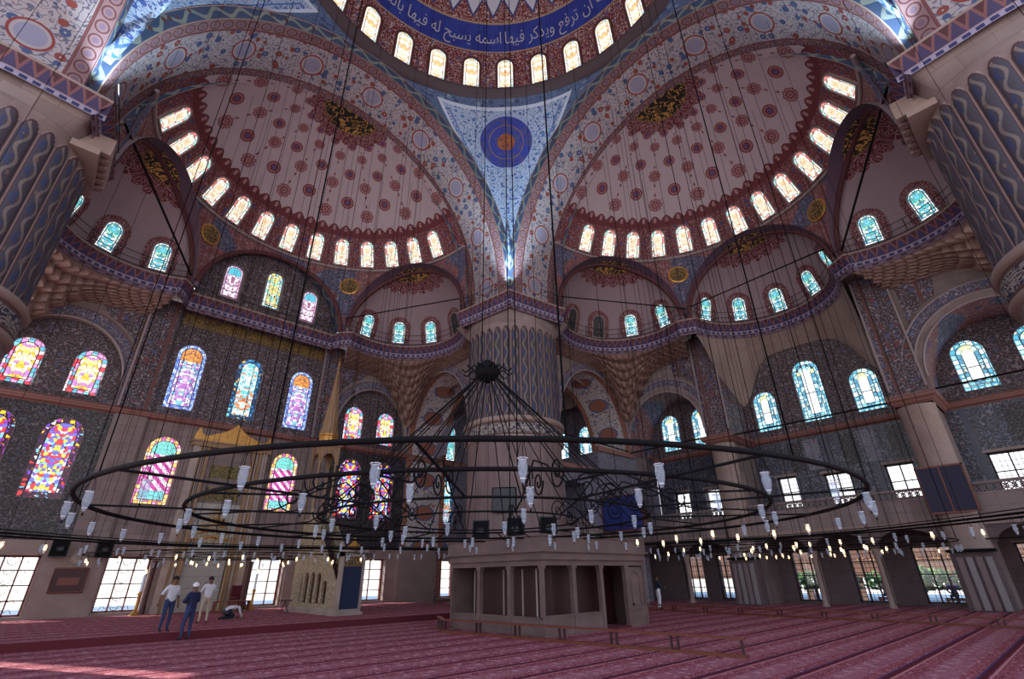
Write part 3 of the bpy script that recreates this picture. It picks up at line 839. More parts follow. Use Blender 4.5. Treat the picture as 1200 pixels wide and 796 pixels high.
# balconies continue on the two near sides
for S, a in ((Neg(SX), 1), (Neg(SY), 1)):
    path = [(10.45, 10.45), (10.1, 13.2), (10.1, 18.0)]
    sweep(S, path, [(.9, ZB+.02), (-.02, ZB+.02), (-.05, ZB-.12)], 'balcony_floor', 'pale_stone')
    sweep(S, path, [(-.05, ZB-.12), (.28, ZB-.62)], 'balcony_cornice', 'cornice_paint')
    sweep(S, path, [(.28, ZB-.62), (.26, ZB-.86)], 'cornice_border', 'cornice_dentil')

# calligraphy of the dome band, read from right to left
FORMS = {0x627: (0xFE8D, 0xFE8E), 0x623: (0xFE83, 0xFE84), 0x622: (0xFE81, 0xFE82), 0x62F: (0xFEA9, 0xFEAA), 0x630: (0xFEAB, 0xFEAC), 0x631: (0xFEAD, 0xFEAE), 0x648: (0xFEED, 0xFEEE)}
for c0, f0 in ((0x628, 0xFE8F), (0x62A, 0xFE95), (0x62C, 0xFE9D), (0x62D, 0xFEA1), (0x633, 0xFEB1), (0x635, 0xFEB9), (0x639, 0xFEC9), (0x63A, 0xFECD), (0x641, 0xFED1), (0x643, 0xFED9), (0x644, 0xFEDD), (0x645, 0xFEE1), (0x646, 0xFEE5), (0x647, 0xFEE9), (0x64A, 0xFEF1)):
    FORMS[c0] = (f0, f0+1, f0+2, f0+3)
def shape_arabic(t):
    out = []; cs = [ord(c) for c in t]
    for i, c in enumerate(cs):
        if c not in FORMS: out.append(chr(c)); continue
        f = FORMS[c]; pv = i > 0 and len(FORMS.get(cs[i-1], ())) == 4; nx = len(f) == 4 and i+1 < len(cs) and cs[i+1] in FORMS
        out.append(chr(f[3] if pv and nx else f[1] if pv else f[2] if nx else f[0]))
    return ''.join(reversed(out))
WORDS = ['\u0641\u064a', '\u0628\u064a\u0648\u062a', '\u0623\u0630\u0646', '\u0627\u0644\u0644\u0647', '\u0623\u0646', '\u062a\u0631\u0641\u0639', '\u0648\u064a\u0630\u0643\u0631', '\u0641\u064a\u0647\u0627', '\u0627\u0633\u0645\u0647', '\u064a\u0633\u0628\u062d', '\u0644\u0647', '\u0641\u064a\u0647\u0627', '\u0628\u0627\u0644\u063a\u062f\u0648', '\u0648\u0627\u0644\u0622\u0635\u0627\u0644', '\u0631\u062c\u0627\u0644']
def text_mesh(body, ext=0.0):
    cu = bpy.data.curves.new('t', 'FONT'); cu.body = body; cu.size = 1.0; cu.offset = -.004; o = bpy.data.objects.new('t', cu); COL.objects.link(o)
    me = bpy.data.meshes.new_from_object(o.evaluated_get(bpy.context.evaluated_depsgraph_get())); bpy.data.objects.remove(o); return me
cut = 8
ref = [text_mesh(shape_arabic(' '.join(WORDS[cut:]))+' '), text_mesh(shape_arabic(' '.join(WORDS[:cut])))]
m = MB(); K_ = radians(5.3)
for part, me in enumerate(ref):
    xs_ = [v.co.x for v in me.vertices]; w0 = max(xs_)
    for p in me.polygons:
        q = []
        for vi in p.vertices:
            co_ = me.vertices[vi].co; x = (co_.x-w0-.12) if part == 0 else co_.x+.12
            th = radians(45.3)-x*K_; ph = .388+co_.y*.112; r = 11.24
            q.append((r*cos(ph)*cos(th), r*cos(ph)*sin(th), 33.0+r*sin(ph)))
        m.face(q)
mat('inscription_white', color=(176, 178, 196), rough=.7)
struct(m.build('dome_inscription', 'inscription_white'), 'pale flowing calligraphy on the blue band of the dome')
# ---------------------------------------------------------------- qibla (north) wall, plane d = 26
D0 = 26.0
def rect(a0, a1, b0, b1): return [(a0, b0), (a1, b0), (a1, b1), (a0, b1)]
def panel(S, name, d, outer, holes=(), mt='wall_stone', depth=0.0, hdepth=.35, dmi=None, uvf=None):
    m = MB(); m.poly(outer, holes, lambda a, b, c: S(a, d+c, b), 0, uvf, depth, dmi, hdepth); return struct(m.build(name, mt))
def wbox(S, name, u0, u1, d0, d1, z0, z1, mt, parent=None, kind='structure'):
    m = MB(); m.box(0, 1, 0, 1, 0, 1, M=lambda p: S(u0+(u1-u0)*p.x, d0+(d1-d0)*p.y, z0+(z1-z0)*p.z)); o = m.build(name, mt, parent)
    if kind and not parent: o['kind'] = kind
    return o
def WO(cx, z0, w, h): return win_outline(cx, z0, w, h, grow=.02)
def wwin(S, cx, z0, w, h, d, g, frame='window_frame', **k):
    return window(S(cx, d+.14, z0), S(1, 0, 0), (0, 0, 1), S(0, -1, 0), w, h, g, frame, **k)
S = SY
low = [(-12.1, -10.1), (-9.3, -7.3), (-4.6, -2.6), (2.6, 4.6), (7.25, 9.1), (9.95, 11.95), (16.2, 18.3), (20.5, 22.5)]
def lowholes(a, b): return [rect(x0, x1, .35, 3.05) for x0, x1 in low if a < x0 and x1 < b]
m_low = [(-16, -6.45), (-6.45, 6.45), (6.45, 12.95), (12.95, 29.3)]
for a, b in m_low: panel(S, 'wall_north', D0, rect(a, b, 0, 3.75), lowholes(a, b), 'pale_stone' if a < 12 else 'wall_stone', hdepth=.8)
for x0, x1 in low:
    grille_window(S, x0, x1, .35, 3.05, D0, inn=.45, frame='red_frame', cols=2 if x0 > 5 else 3, rows=4, iron=False)
    if x0 in (-9.3, -4.6, -12.1):
        m = MB(); xc = (x0+x1)/2
        for zz in range(6):
            for rr in (.22, .12): m.tube([S(xc+rr*cos(t*pi/6), D0+.95, .65+zz*.44+rr*sin(t*pi/6)) for t in range(12)], .012, 4, closed=True)
            for sg in (-1, 1): m.tube([S(xc+sg*(.1+.08*t), D0+.95, .45+zz*.44+.2*abs(sin(t*.9))) for t in range(8)], .012, 4)
        struct(m.build('window_scrollwork', 'iron'))
    wbox(S, 'trim_2', x0-.12, x1+.12, D0-.12, D0+.02, .22, .36, 'pale_stone'); wbox(S, 'trim_2', x0-.14, x1+.14, D0-.05, D0+.02, 3.05, 3.2, 'pale_stone')
# bays: lower tiled zone with two jewel windows, string course, arched lunette with two windows
def bay(S, c, d, gl_low, gl_up, lower_tile='tile_dark', z_low=5.75, W0=3.25, wins=(-1.4, 1.4)):
    a, b = c-W0, c+W0
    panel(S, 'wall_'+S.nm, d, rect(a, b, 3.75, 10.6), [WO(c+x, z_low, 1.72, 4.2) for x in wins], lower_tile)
    for x in wins: wwin(S, c+x, z_low, 1.72, 4.2, d, gl_low)
    m = MB(); ar = arch_pts(3.05, 12.2, 15.75, 28, c)
    outer = [(a, 11.0), (b, 11.0), (b, 17.4), (a, 17.4)]
    hole = [(c-3.05, 11.05), (c+3.05, 11.05)]+ar
    panel(S, 'wall_'+S.nm, d, outer, [hole], 'wall_stone', hdepth=.5)
    panel(S, 'wall_'+S.nm, d+.5, rect(a, b, 10.9, 16.2), [WO(c+x, 11.55, 1.5, 2.65) for x in wins], 'lunette_paint')
    for x in wins: wwin(S, c+x, 11.55, 1.5, 2.65, d+.5, gl_up)
    band = MB(); o = arch_pts(3.65, 12.2, 16.45, 28, c); 
    rows = [[S(x, d-.06, z) for x, z in [(c+3.05, 11.05)]+ar+[(c-3.05, 11.05)]], [S(x, d-.06, z) for x, z in [(c+3.2, 11.05)]+[(min(x, c+3.2) if x > c else max(x, c-3.2), z) for x, z in o]+[(c-3.2, 11.05)]]]
    band.grid(rows, [[(i*.36, 0) for i in range(len(rows[0]))], [(i*.36, 1) for i in range(len(rows[0]))]], smooth=False)
    struct(band.build('arch_band', 'arch_band'))
    e = MB(); e.tube([S(x, d-.06, z) for x, z in ar], .07, 5); struct(e.build('arch_bead', 'window_frame'))
    # painted spandrels
    for sgn in (-1, 1):
        q = MB(); pts = [(c+sgn*3.15, 16.95), (c+sgn*3.15, 14.6)]+[(c+sgn*3.85*cos(t), 12.4+4.3*sin(t)) for t in (radians(38), radians(48), radians(58), radians(68))]+[(c+sgn*1.0, 16.95)]
        pts = [(max(a+.08, min(b-.08, x)), z) for x, z in pts]
        if sgn < 0: pts = pts[::-1]
        q.poly(pts, [], lambda x, z, cc: S(x, d-.05+cc, z), depth=.06); struct(q.build('spandrel_panel', 'pilaster_paint'))
bay(S, -9.7, D0, 'glass_jewel', 'glass_yellow'); bay(S, 9.7, D0, 'glass_jewel', 'glass_yellow')
# centre of the wall
panel(S, 'wall_north', D0, rect(-6.45, 6.45, 3.75, 10.6), [WO(x, 5.8, 1.72, 3.9) for x in (-3.55, 3.55)], 'wall_stone')
for x in (-3.55, 3.55): wwin(S, x, 5.8, 1.72, 3.9, D0, 'glass_rose')
panel(S, 'wall_north', D0, rect(-4.9, 4.9, 11.0, 18.5), [WO(x, 11.5, 1.62, 4.35) for x in (-3.55, .05, 3.65)], 'lunette_paint')
for x, g in ((-3.55, 'glass_blue'), (.05, 'glass_teal'), (3.65, 'glass_blue')): wwin(S, x, 11.5, 1.62, 4.35, D0, g)
m = MB(); m.face([S(-4.6, D0-.1, 17.1), S(4.95, D0-.1, 17.1), S(4.95, D0-.1, 17.85), S(-4.6, D0-.1, 17.85)], [(0, 0), (9.55, 0), (9.55, .7), (0, .7)])
m.box(0, 1, 0, 1, 0, 1, M=lambda p: S(-4.65+9.65*p.x, D0-.07+.07*p.y, 17.05+.85*p.z)); struct(m.build('inscription_band', 'gilt_inscription'))
for z0, z1 in ((10.6, 11.0),):
    for a, b, d in ((-16, -6.4, D0), (-6.4, 6.4, D0), (6.4, 13.0, D0)):
        m = MB()
        for (p0, q0, p1, q1) in ((.0, z0-.05, .28, z0+.08), (.28, z0+.08, .34, z0+.25), (.34, z0+.25, .22, z1), (.22, z1, 0, z1+.02)):
            m.face([S(a, d-p0, q0), S(b, d-p0, q0), S(b, d-p1, q1), S(a, d-p1, q1)], [(0, 0), (b-a, 0), (b-a, 1), (0, 1)])
        struct(m.build('string_course', 'string_stone'))
# pilasters between centre and bays
for sx in (-1, 1):
    a, b = (4.9, 6.45) if sx > 0 else (-6.45, -4.9)
    wbox(S, 'pilaster', a, b, D0-.32, D0, 11.0, 18.4, 'pilaster_paint'); wbox(S, 'pilaster', a, b, D0-.18, D0, 3.75, 10.6, 'wall_stone')
    wbox(S, 'pilaster_bead', a-.06 if sx < 0 else a-.06, a+.06, D0-.38, D0-.3, 11.0, 18.0, 'window_frame')
    wbox(S, 'pilaster', (4.7 if sx > 0 else -7.2), (7.2 if sx > 0 else -4.7), D0-.22, D0, .2, 3.9, 'pale_stone')
wbox(S, 'wall_north_fill', 6.4, 6.5, D0, D0+1, 0, 18, 'wall_stone')
# rib panel of wall beyond the bay
panel(S, 'wall_north', D0, rect(12.95, 29.3, 3.75, 18.6), [WO(x, z, 1.3, h) for x in (17.25, 22.6) for z, h in ((5.75, 3.8), (11.1, 3.1))], 'tile_light')
for x in (17.25, 22.6):
    wwin(S, x, 5.75, 1.3, 3.8, D0, 'glass_teal'); wwin(S, x, 11.1, 1.3, 3.1, D0, 'glass_exedra')
wbox(S, 'wall_pier', 12.7, 16.0, D0-.5, D0, 0, 3.9, 'pale_stone'); wbox(S, 'string_course', 12.95, 29, D0-.25, D0, 10.5, 10.95, 'string_stone')
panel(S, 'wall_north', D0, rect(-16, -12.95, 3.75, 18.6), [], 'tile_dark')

# cross walls: plane d2 = 13 on the far side of each corner pier, with a tall open arch
def cross_arch(S2, nm, u0, u1, d, crown, base, spring, depth, lower=None, flip=1):
    "wall in the plane u2 = d spanning u0..u1 with an arched opening"
    w = (u1-u0)/2; c = (u0+u1)/2
    F = lambda a, b, cc: S2(a, d+cc, b)
    ar = arch_pts(w, spring, crown, 36, c)
    m = MB(); outer = [(u0-1.6, base), (u1+2.5, base), (u1+2.5, 18.6), (u0-1.6, 18.6)]
    hole = [(u0, base+.02), (u1, base+.02)]+ar[0:]
    m.poly(outer, [hole], F, 0, None, 0, None, 0); struct(m.build('wall_'+nm, 'wall_stone'))
    rows = [[], []]; uv = [[], []]; s = 0; pr_ = None
    path = [(u1, base)]+ar+[(u0, base)]
    for i, (a, b) in enumerate(path):
        if pr_: s += hypot(a-pr_[0], b-pr_[1])
        pr_ = (a, b)
        rows[0].append(F(a, b, -.02)); rows[1].append(F(a, b, depth)); uv[0].append((s, 0)); uv[1].append((s, 2.4))
    m = MB(); m.grid(rows, uv); struct(m.build('arch_soffit', 'corner_arch_paint'))
    o = arch_pts(w+.55, spring, crown+.65, 36, c); m = MB()
    m.grid([[F(a, b, -.07) for a, b in ar], [F(a, b, -.07) for a, b in o]], [[(i*.3, 0) for i in range(37)], [(i*.3, 1) for i in range(37)]], smooth=False); struct(m.build('arch_band', 'arch_band'))
    m = MB(); m.tube([F(a, b, -.08) for a, b in ar], .07, 5); struct(m.build('arch_bead', 'window_frame'))
# left opening: plane x = 13, between the pier (y 16.6) and the north wall
cross_arch(SX, 'north_return', 17.7, 25.95, 13.0, 16.9, 0.0, 11.2, 3.9)
# right opening: plane y = 13, springing from a solid block
cross_arch(SY, 'east_return', 17.4, 25.9, 13.0, 16.6, 8.6, 11.0, 3.9)
panel(SY, 'wall_east_return', 13.0, rect(16.5, 26.0, 4.7, 8.6), [rect(17.7, 19.9, 4.9, 7.6)], 'tile_light', hdepth=2.4)
panel(SY, 'wall_east_return', 13.0, rect(16.5, 26.0, 0, 4.7), [], 'wall_stone')
wbox(SY, 'string_course', 21.4, 26.1, 12.75, 13.1, 10.15, 10.5, 'string_stone'); wbox(SY, 'string_course', 16.6, 21.4, 12.8, 13.1, 8.5, 8.8, 'string_stone')
wbox(SY, 'wall_block', 21.5, 26.5, 12.93, 16.5, 8.6, 10.15, 'tile_light'); wbox(SY, 'wall_corner', 25.5, 26.6, 12.94, 13.7, 0, 8.6, 'tile_light')
# corner bay inside: pale vault, walls
m = MB(); m.lathe([(6.2, 16.2), (5.9, 18.0), (4.8, 19.6), (3.0, 20.7), (0.01, 21.2)], 32, (20.5, 20.5, 0)); struct(m.build('corner_dome', 'pale_stone'))
m = MB(); m.poly(rect(13.0, 29.3, 13.0, 26.0), [[(20.5+5.7*cos(2*pi*i/32), 19.8+5.7*sin(2*pi*i/32)) for i in range(32)]], lambda a, b, c: Vector((a, b, 17.2)), depth=0, hdepth=0); struct(m.build('corner_ceiling', 'corner_arch_paint'))
# inner arch rib of the corner bay
for S2, uu in ((SY, 20.5),):
    m = MB(); r1 = [(uu+4.9*cos(pi*i/24), 11+4.9*sin(pi*i/24)) for i in range(25)]; m.grid([[S2(a, 24.0, b) for a, b in r1], [S2(a, 25.9, b) for a, b in r1]], [[(i*.45, 0) for i in range(25)], [(i*.45, 2.4) for i in range(25)]]); struct(m.build('arch_rib', 'tile_light'))
panel(SX, 'wall_east', 29.3, rect(13.0, 26.0, 4.6, 18.0), [WO(u, 10.9, 1.5, 4.1) for u in (20.3, 23.3)], 'tile_light')
for u in (20.3, 23.3): wwin(SX, u, 10.9, 1.5, 4.1, 29.3, 'glass_clear')

# ---------------------------------------------------------------- east side: front plane x = 26, outer wall x = 29.3
S = SX; DW = 29.3
ups = [(3.2, 1.55, 11.05, 2.9), (0.0, 1.7, 11.1, 4.35), (-3.15, 1.55, 11.05, 2.8)]
panel(S, 'wall_east', DW, rect(-6.0, 6.0, 10.55, 20.5), [WO(u, z, w, h) for u, w, z, h in ups], 'lunette_paint')
for u, w, z, h in ups: wwin(S, u, z, w, h, DW, 'glass_clear')
gal = [(3.0, 1.25, 5.65, 2.05), (-.05, 1.5, 5.6, 1.95), (-3.45, 1.5, 5.6, 2.0), (8.3, 1.4, 5.6, 2.0), (11.0, 1.3, 5.6, 2.0), (-8.3, 1.7, 5.5, 2.0), (-11.2, 1.7, 5.5, 2.0)]
lowr = [(3.15, 1.65), (-.25, 1.75), (-3.55, 1.9), (8.3, 1.6), (11.0, 1.6), (-7.9, 1.8), (-11.0, 1.8), (6.5, 0)]
lowr = [q for q in lowr if q[1]]
holes = [rect(u-w/2, u+w/2, z, z+h) for u, w, z, h in gal]
panel(S, 'wall_east', DW, rect(-16, 12.98, 4.6, 10.1), holes, 'tile_blue', hdepth=.6)
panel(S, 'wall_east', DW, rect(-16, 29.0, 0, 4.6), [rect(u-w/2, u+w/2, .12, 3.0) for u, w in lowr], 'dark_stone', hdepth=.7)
# small lattice-painted tile pictures between the gallery windows
for u in (1.45, -1.8, -5.0+.6, -9.8):
    for k, (du, mt) in enumerate(((-.55, 'tile_light'), (.55, 'tile_dark'))):
        wbox(S, 'tile_panel', u+du-.45, u+du+.45, DW-.04, DW+.01, 7.9, 9.9, mt)
for i, (u, w, z, h) in enumerate(gal): grille_window(S, u-w/2, u+w/2, z, z+h, DW, inn=.3, frame='dark_frame' if i != 3 else 'white_frame', cols=2, rows=2, iron=i in (0, 1, 5), depth=.55)
for u, w in lowr: grille_window(S, u-w/2, u+w/2, .12, 3.0, DW, inn=.15, frame='dark_frame', cols=3, rows=4, iron=True, depth=.55)
for u, w, z, h in gal: wbox(S, 'trim_3', u-w/2-.12, u+w/2+.12, DW-.06, DW, z+h, z+h+.15, 'pale_stone')
for u, w in lowr: wbox(S, 'trim_3', u-w/2-.07, u-w/2, DW-.05, DW, .1, 3.05, 'pale_stone'); wbox(S, 'trim_3', u-w/2-.07, u+w/2+.07, DW-.05, DW, 3.0, 3.07, 'pale_stone')
def string(S, a, b, d, z=10.15, hh=.4, pr_=.3, nm='string_course'):
    m = MB()
    for (p0, q0, p1, q1) in ((.0, z-.05, pr_*.8, z+.1), (pr_*.8, z+.1, pr_, z+.25), (pr_, z+.25, pr_*.6, z+hh), (pr_*.6, z+hh, 0, z+hh+.02)):
        m.face([S(a, d-p0, q0), S(b, d-p0, q0), S(b, d-p1, q1), S(a, d-p1, q1)], [(0, 0), (b-a, 0), (b-a, 1), (0, 1)])
    return struct(m.build(nm, 'string_stone'))
string(S, -16, 13.0, DW)
# upper wall behind the side arches
for c in (9.7, -9.9):
    panel(S, 'wall_east', DW, rect(c-4.0, c+4.0 if c < 0 else 13.0, 10.5, 17.5), [WO(c+x, 11.0, 1.55, 2.95) for x in (-1.4, 1.4)], 'lunette_paint')
    for x in (-1.4, 1.4): wwin(S, c+x, 11.0, 1.55, 2.95, DW, 'glass_clear')
    # front plane with a deep arch
    w = 3.2; ar = arch_pts(w, 11.4, 14.85, 32, c); F = lambda a, b, cc: S(a, 26.0+cc, b)
    m = MB(); outer = rect(c-w-.12 if c > 0 else c-4.5, c+w+.2 if c < 0 else 13.05, 10.55, 18.4); hole = [(c-w, 10.57), (c+w, 10.57)]+ar
    m.poly(outer, [hole], F); struct(m.build('wall_east_front', 'wall_stone'))
    rows = [[F(a, b, 0) for a, b in [(c+w, 10.5)]+ar+[(c-w, 10.5)]], [F(a, b, 3.3) for a, b in [(c+w, 10.5)]+ar+[(c-w, 10.5)]]]
    m = MB(); m.grid(rows, [[(i*.3, 0) for i in range(35)], [(i*.3, 2.4) for i in range(35)]]); struct(m.build('arch_soffit', 'spandrel_paint'))
    for g, (g0, g1, mt, off) in enumerate(((0, .38, 'wall_stone', -.10), (.38, .95, 'arch_band', -.07))):
        a0 = arch_pts(w+g0, 11.4, 14.85+g0*1.1, 32, c); a1 = arch_pts(w+g1, 11.4, 14.85+g1*1.1, 32, c); m = MB()
        m.grid([[F(a, b, off) for a, b in a0], [F(a, b, off) for a, b in a1]], [[(i*.33, 0) for i in range(33)], [(i*.33, 1) for i in range(33)]], smooth=False); struct(m.build('arch_band', mt))
    for rr in (w, w+.95, w+.38):
        m = MB(); m.tube([F(a, b, -.1) for a, b in arch_pts(rr, 11.4, 14.85+(rr-w)*1.1, 32, c)], .06, 5); struct(m.build('arch_bead', 'window_frame'))
    for sgn in (-1, 1):
        q = MB(); pts = [(c+sgn*3.6, 17.3), (c+sgn*3.6, 15.2)]+[(c+sgn*4.5*cos(t), 11.4+4.75*sin(t)) for t in (radians(40), radians(50), radians(60), radians(70))]+[(c+sgn*1.2, 17.3)]
        pts = [(max(c-3.1, min(c+3.1, x)), z) for x, z in pts]
        if sgn < 0: pts = pts[::-1]
        q.poly(pts, [], lambda x, z, cc: S(x, 25.94+cc, z), depth=.06); struct(q.build('spandrel_panel', 'pilaster_paint'))
# pilasters and piers between the bays: painted above, smooth stone cylinder-faced block below
for c in (5.55, -5.65):
    a, b = c-.85, c+.85
    wbox(S, 'pilaster', a, b, 25.85, 29.3, 10.55, 18.4, 'pilaster_paint')
    for e in (a, b): wbox(S, 'pilaster_bead', e-.05, e+.05, 25.78, 25.86, 10.9, 18.2, 'window_frame')
    m = MB()
    for (p0, z0, p1, z1) in ((.0, 10.0, .12, 10.15), (.12, 10.15, .3, 10.35), (.3, 10.35, .3, 10.55), (.3, 10.55, .0, 10.6)):
        r0 = [(a-p0, 29.3), (a-p0, 25.7-p0), (b+p0, 25.7-p0), (b+p0, 29.3)]; r1 = [(a-p1, 29.3), (a-p1, 25.7-p1), (b+p1, 25.7-p1), (b+p1, 29.3)]
        for i in range(3): m.face([S(*r0[i], z0), S(*r0[i+1], z0), S(*r1[i+1], z1), S(*r1[i], z1)], [(0, 0), (1, 0), (1, 1), (0, 1)])
    struct(m.build('pier_capital', 'string_stone'))
    wbox(S, 'side_pier', a+.1, b-.1, 26.0, 29.3, 0, 10.0, 'wall_stone')
    m = MB(); rows, uvs = [], []
    for z in (0, 4.6, 9.3, 9.95):
        rr = .95 if z < 9.5 else 1.0
        rows.append([S(c+rr*cos(pi+pi*i/20)*.88, 26.2+rr*sin(pi+pi*i/20)*.62, z) for i in range(21)]); uvs.append([(i*.14, z) for i in range(21)])
    m.grid(rows, uvs); struct(m.build('side_pier_front', 'pale_stone'))
    # reeded marble base panels with a black shelf
    for k in range(4): wbox(S, 'pier_fluting', c-.72+k*.36+.03, c-.72+k*.36+.27, 25.5, 25.66, .05, 2.3, 'reeded_marble' if k % 2 == 0 else 'lattice_stone')
    wbox(S, 'pier_base', a, b, 25.6, 26.4, 0, 2.5, 'dark_stone'); wbox(S, 'pier_shelf', a-.05, b+.05, 25.35, 26.2, 2.52, 2.66, 'iron')
# gallery: slab, pierced parapet, consoles, slender columns
def lattice(S, a, b, d, z0, z1, nm='gallery_parapet'):
    wbox(S, nm, a, b, d, d+.16, z0, z0+.62, 'wall_stone')
    m = MB(); n = int((b-a)/.3)
    for i in range(n):
        x = a+(b-a)*i/n; w = (b-a)/n; zz = z0+.62; h = z1-zz-.1
        for p, q in (((0, 0), (1, 1)), ((1, 0), (0, 1)), ((.5, 0), (.5, 1))):
            m.tube([S(x+w*p[0], d+.08, zz+h*p[1]), S(x+w*q[0], d+.08, zz+h*q[1])], .032, 4)
        m.tube([S(x+w*(.5+.3*cos(t*pi/3)), d+.08, zz+h*(.5+.34*sin(t*pi/3))) for t in range(6)], .03, 4, closed=True)
    m.box(0, 1, 0, 1, 0, 1, M=lambda p: S(a+(b-a)*p.x, d-.03+.22*p.y, z1-.11+.13*p.z)); return struct(m.build(nm, 'lattice_stone'))
for a, b in ((-4.8, 4.7), (6.4, 13.0), (-14, -6.5)):
    wbox(S, 'gallery_slab', a, b, 26.0, 29.3, 4.05, 4.6, 'wall_stone'); lattice(S, a, b, 26.0, 4.6, 5.7)
    wbox(S, 'gallery_beam', a, b, 26.02, 26.5, 3.75, 4.1, 'pale_stone')
wbox(S, 'gallery_rod', -14, 13, 25.9, 25.94, 3.06, 3.12, 'iron')
lattice(SY, 16.8, 20.4, 12.8, 4.0, 5.1)
for c0, c1, n in ((-4.8, 4.7, 3), (6.4, 13.0, 2), (-14.0, -6.5, 2)):
    for i in range(n):
        w = (c1-c0)/n; c = c0+w*(i+.5); rr = w/2-.22; m = MB()
        ar = arch_pts(rr, 2.95, 3.72, 16, c)
        outer = [(c-w/2, 2.9), (c-rr, 2.9)]+ar[::-1]+[(c+w/2, 2.9), (c+w/2, 3.9), (c-w/2, 3.9)]
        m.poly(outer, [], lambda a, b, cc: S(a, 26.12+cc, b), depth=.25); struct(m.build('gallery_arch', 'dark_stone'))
        if i:
            m = MB(); m.lathe([(.20, 0), (.20, .12), (.14, .2), (.125, 2.35), (.16, 2.45), (.24, 2.9), (.26, 2.95)], 14, tuple(S(c-w/2, 26.25, 0))); struct(m.build('gallery_column', 'pale_stone'))
panel(S, 'wall_east', 29.25, rect(-6.0, 6.0, 17.8, 21), [], 'wall_stone')

# ---------------------------------------------------------------- muqarnas under the exedrae
def muqarnas(S, top, bot, name='muqarnas', rows=8, cols=28, mt='muqarnas_stone', amp=.24):
    "tiers of prismatic cells between two curves; top/bot map s in 0..1 to (u, d, z)"
    m = MB(); G = []; nrm = []
    def at(s, f, g): a, b = top(s), bot(s); return Vector((a[0]+(b[0]-a[0])*f, a[1]+(b[1]-a[1])*f, a[2]+(b[2]-a[2])*g))
    for k in range(rows+1):
        f0 = (k/rows)**.8; f1 = (min(k+1, rows)/rows)**.8; g = k/rows; g1 = min(k+1, rows)/rows
        for part, (f, gg) in enumerate(((f0, g), (f0, g+(g1-g)*.85))):
            if k == rows and part: break
            line = []
            for j in range(cols*2+1):
                s = j/(cols*2); p = at(s, f, gg); q = at(s, min(f+.08, 1.08), gg); o = q-p; o.z = 0; o = o.normalized() if o.length > 1e-5 else Vector((0, 0, 0))
                ph = (j+k) % 2; a_ = amp*(1 if ph else -1)*(.35 if part == 0 else 1.0)*(0 if k in (0, rows) and part == 0 else 1)
                line.append(p+o*a_-Vector((0, 0, (.10*(g1-g)*6 if part and not ph else 0))))
            G.append(line)
    for r in range(len(G)-1):
        for j in range(cols*2):
            a, b, c, d = G[r][j], G[r][j+1], G[r+1][j+1], G[r+1][j]
            for tri in (((a, b, c), (a, c, d)) if (j+r//2) % 2 else ((a, b, d), (b, c, d))): m.face([S(*p) for p in tri], [(p.x+p.y, p.z) for p in tri])
    return struct(m.build(name, mt))
def corner_muq(S, ang, us, cor, k0=18.0):
    kx, ky = 8.66*cos(ang), SD+8.66*sin(ang)
    def top(s): t = ang+radians(-84+168*s); return (kx+4.78*cos(t), ky+4.78*sin(t), 17.62)
    a, c, b = us
    la = hypot(c[0]-a[0], c[1]-a[1]); lb = hypot(b[0]-c[0], b[1]-c[1]); T = la+lb
    def bot(s):
        x = s*T
        p = (a[0]+(c[0]-a[0])*x/la, a[1]+(c[1]-a[1])*x/la) if x < la else (c[0]+(b[0]-c[0])*(x-la)/lb, c[1]+(b[1]-c[1])*(x-la)/lb)
        dd = abs(x-la); return (p[0], p[1], 17.0-3.9*math.exp(-(dd/1.9)**2) - .0)
    muqarnas(S, top, bot)
# north-east and north-west exedrae of the qibla side
corner_muq(SY, pi/6, ((12.9, 15.0), (12.95, 25.9), (6.5, 25.9)), None)
corner_muq(SY, 5*pi/6, ((-6.5, 25.9), (-12.95, 25.9), (-12.9, 15.0)), None)
corner_muq(SX, pi/6, ((12.95, 15.0), (12.95, 25.9), (6.6, 25.9)), None)
corner_muq(SX, 5*pi/6, ((-6.6, 25.9), (-13.2, 25.9), (-13.2, 15.0)), None)
# the middle exedra on the east side swells over a flat wall
def midtop(s): t = pi/2-radians(-84+168*s); return (4.78*cos(t), SD+8.66+4.78*sin(t), 17.62)
def midbot(s):
    pts = [(4.68, 26.0), (4.68, 29.2), (-4.68, 29.2), (-4.68, 26.0)][::-1]; L = [3.2, 9.36, 3.2]; x = s*sum(L); T = x
    for i, l in enumerate(L):
        if x <= l or i == 2: p = (pts[i][0]+(pts[i+1][0]-pts[i][0])*x/l, pts[i][1]+(pts[i+1][1]-pts[i][1])*x/l); break
        x -= l
    if T < 3.2: z = 14.9-1.8*T/3.2
    elif T > 12.56: z = 14.9-1.8*(15.76-T)/3.2
    else: w = min(T-3.2, 12.56-T); z = 16.6-3.5*math.exp(-(w/1.5)**2)
    return (p[0], p[1], z)
m = MB(); n = 60
rows, uvs = [], []
for k in range(7):
    f = k/6; r_ = []
    for i in range(n+1):
        a, b = midtop(1-i/n), midbot(1-i/n); r_.append(S(a[0]+(b[0]-a[0])*f**.8, a[1]+(b[1]-a[1])*f**.8, a[2]+(b[2]-a[2])*f))
    rows.append(r_); uvs.append([(i*.25, f*3) for i in range(n+1)])
m.grid(rows, uvs); struct(m.build('exedra_corbel', 'pale_stone'))
# spandrel fill between pier and exedra on both sides
for S2 in (SY, SX):
    m = MB(); m.face([S2(10.6, 12.9, 10.9), S2(10.6, 12.9, 18.2), S2(12.9, 16.8, 18.2), S2(12.9, 16.8, 10.9)]) if False else None

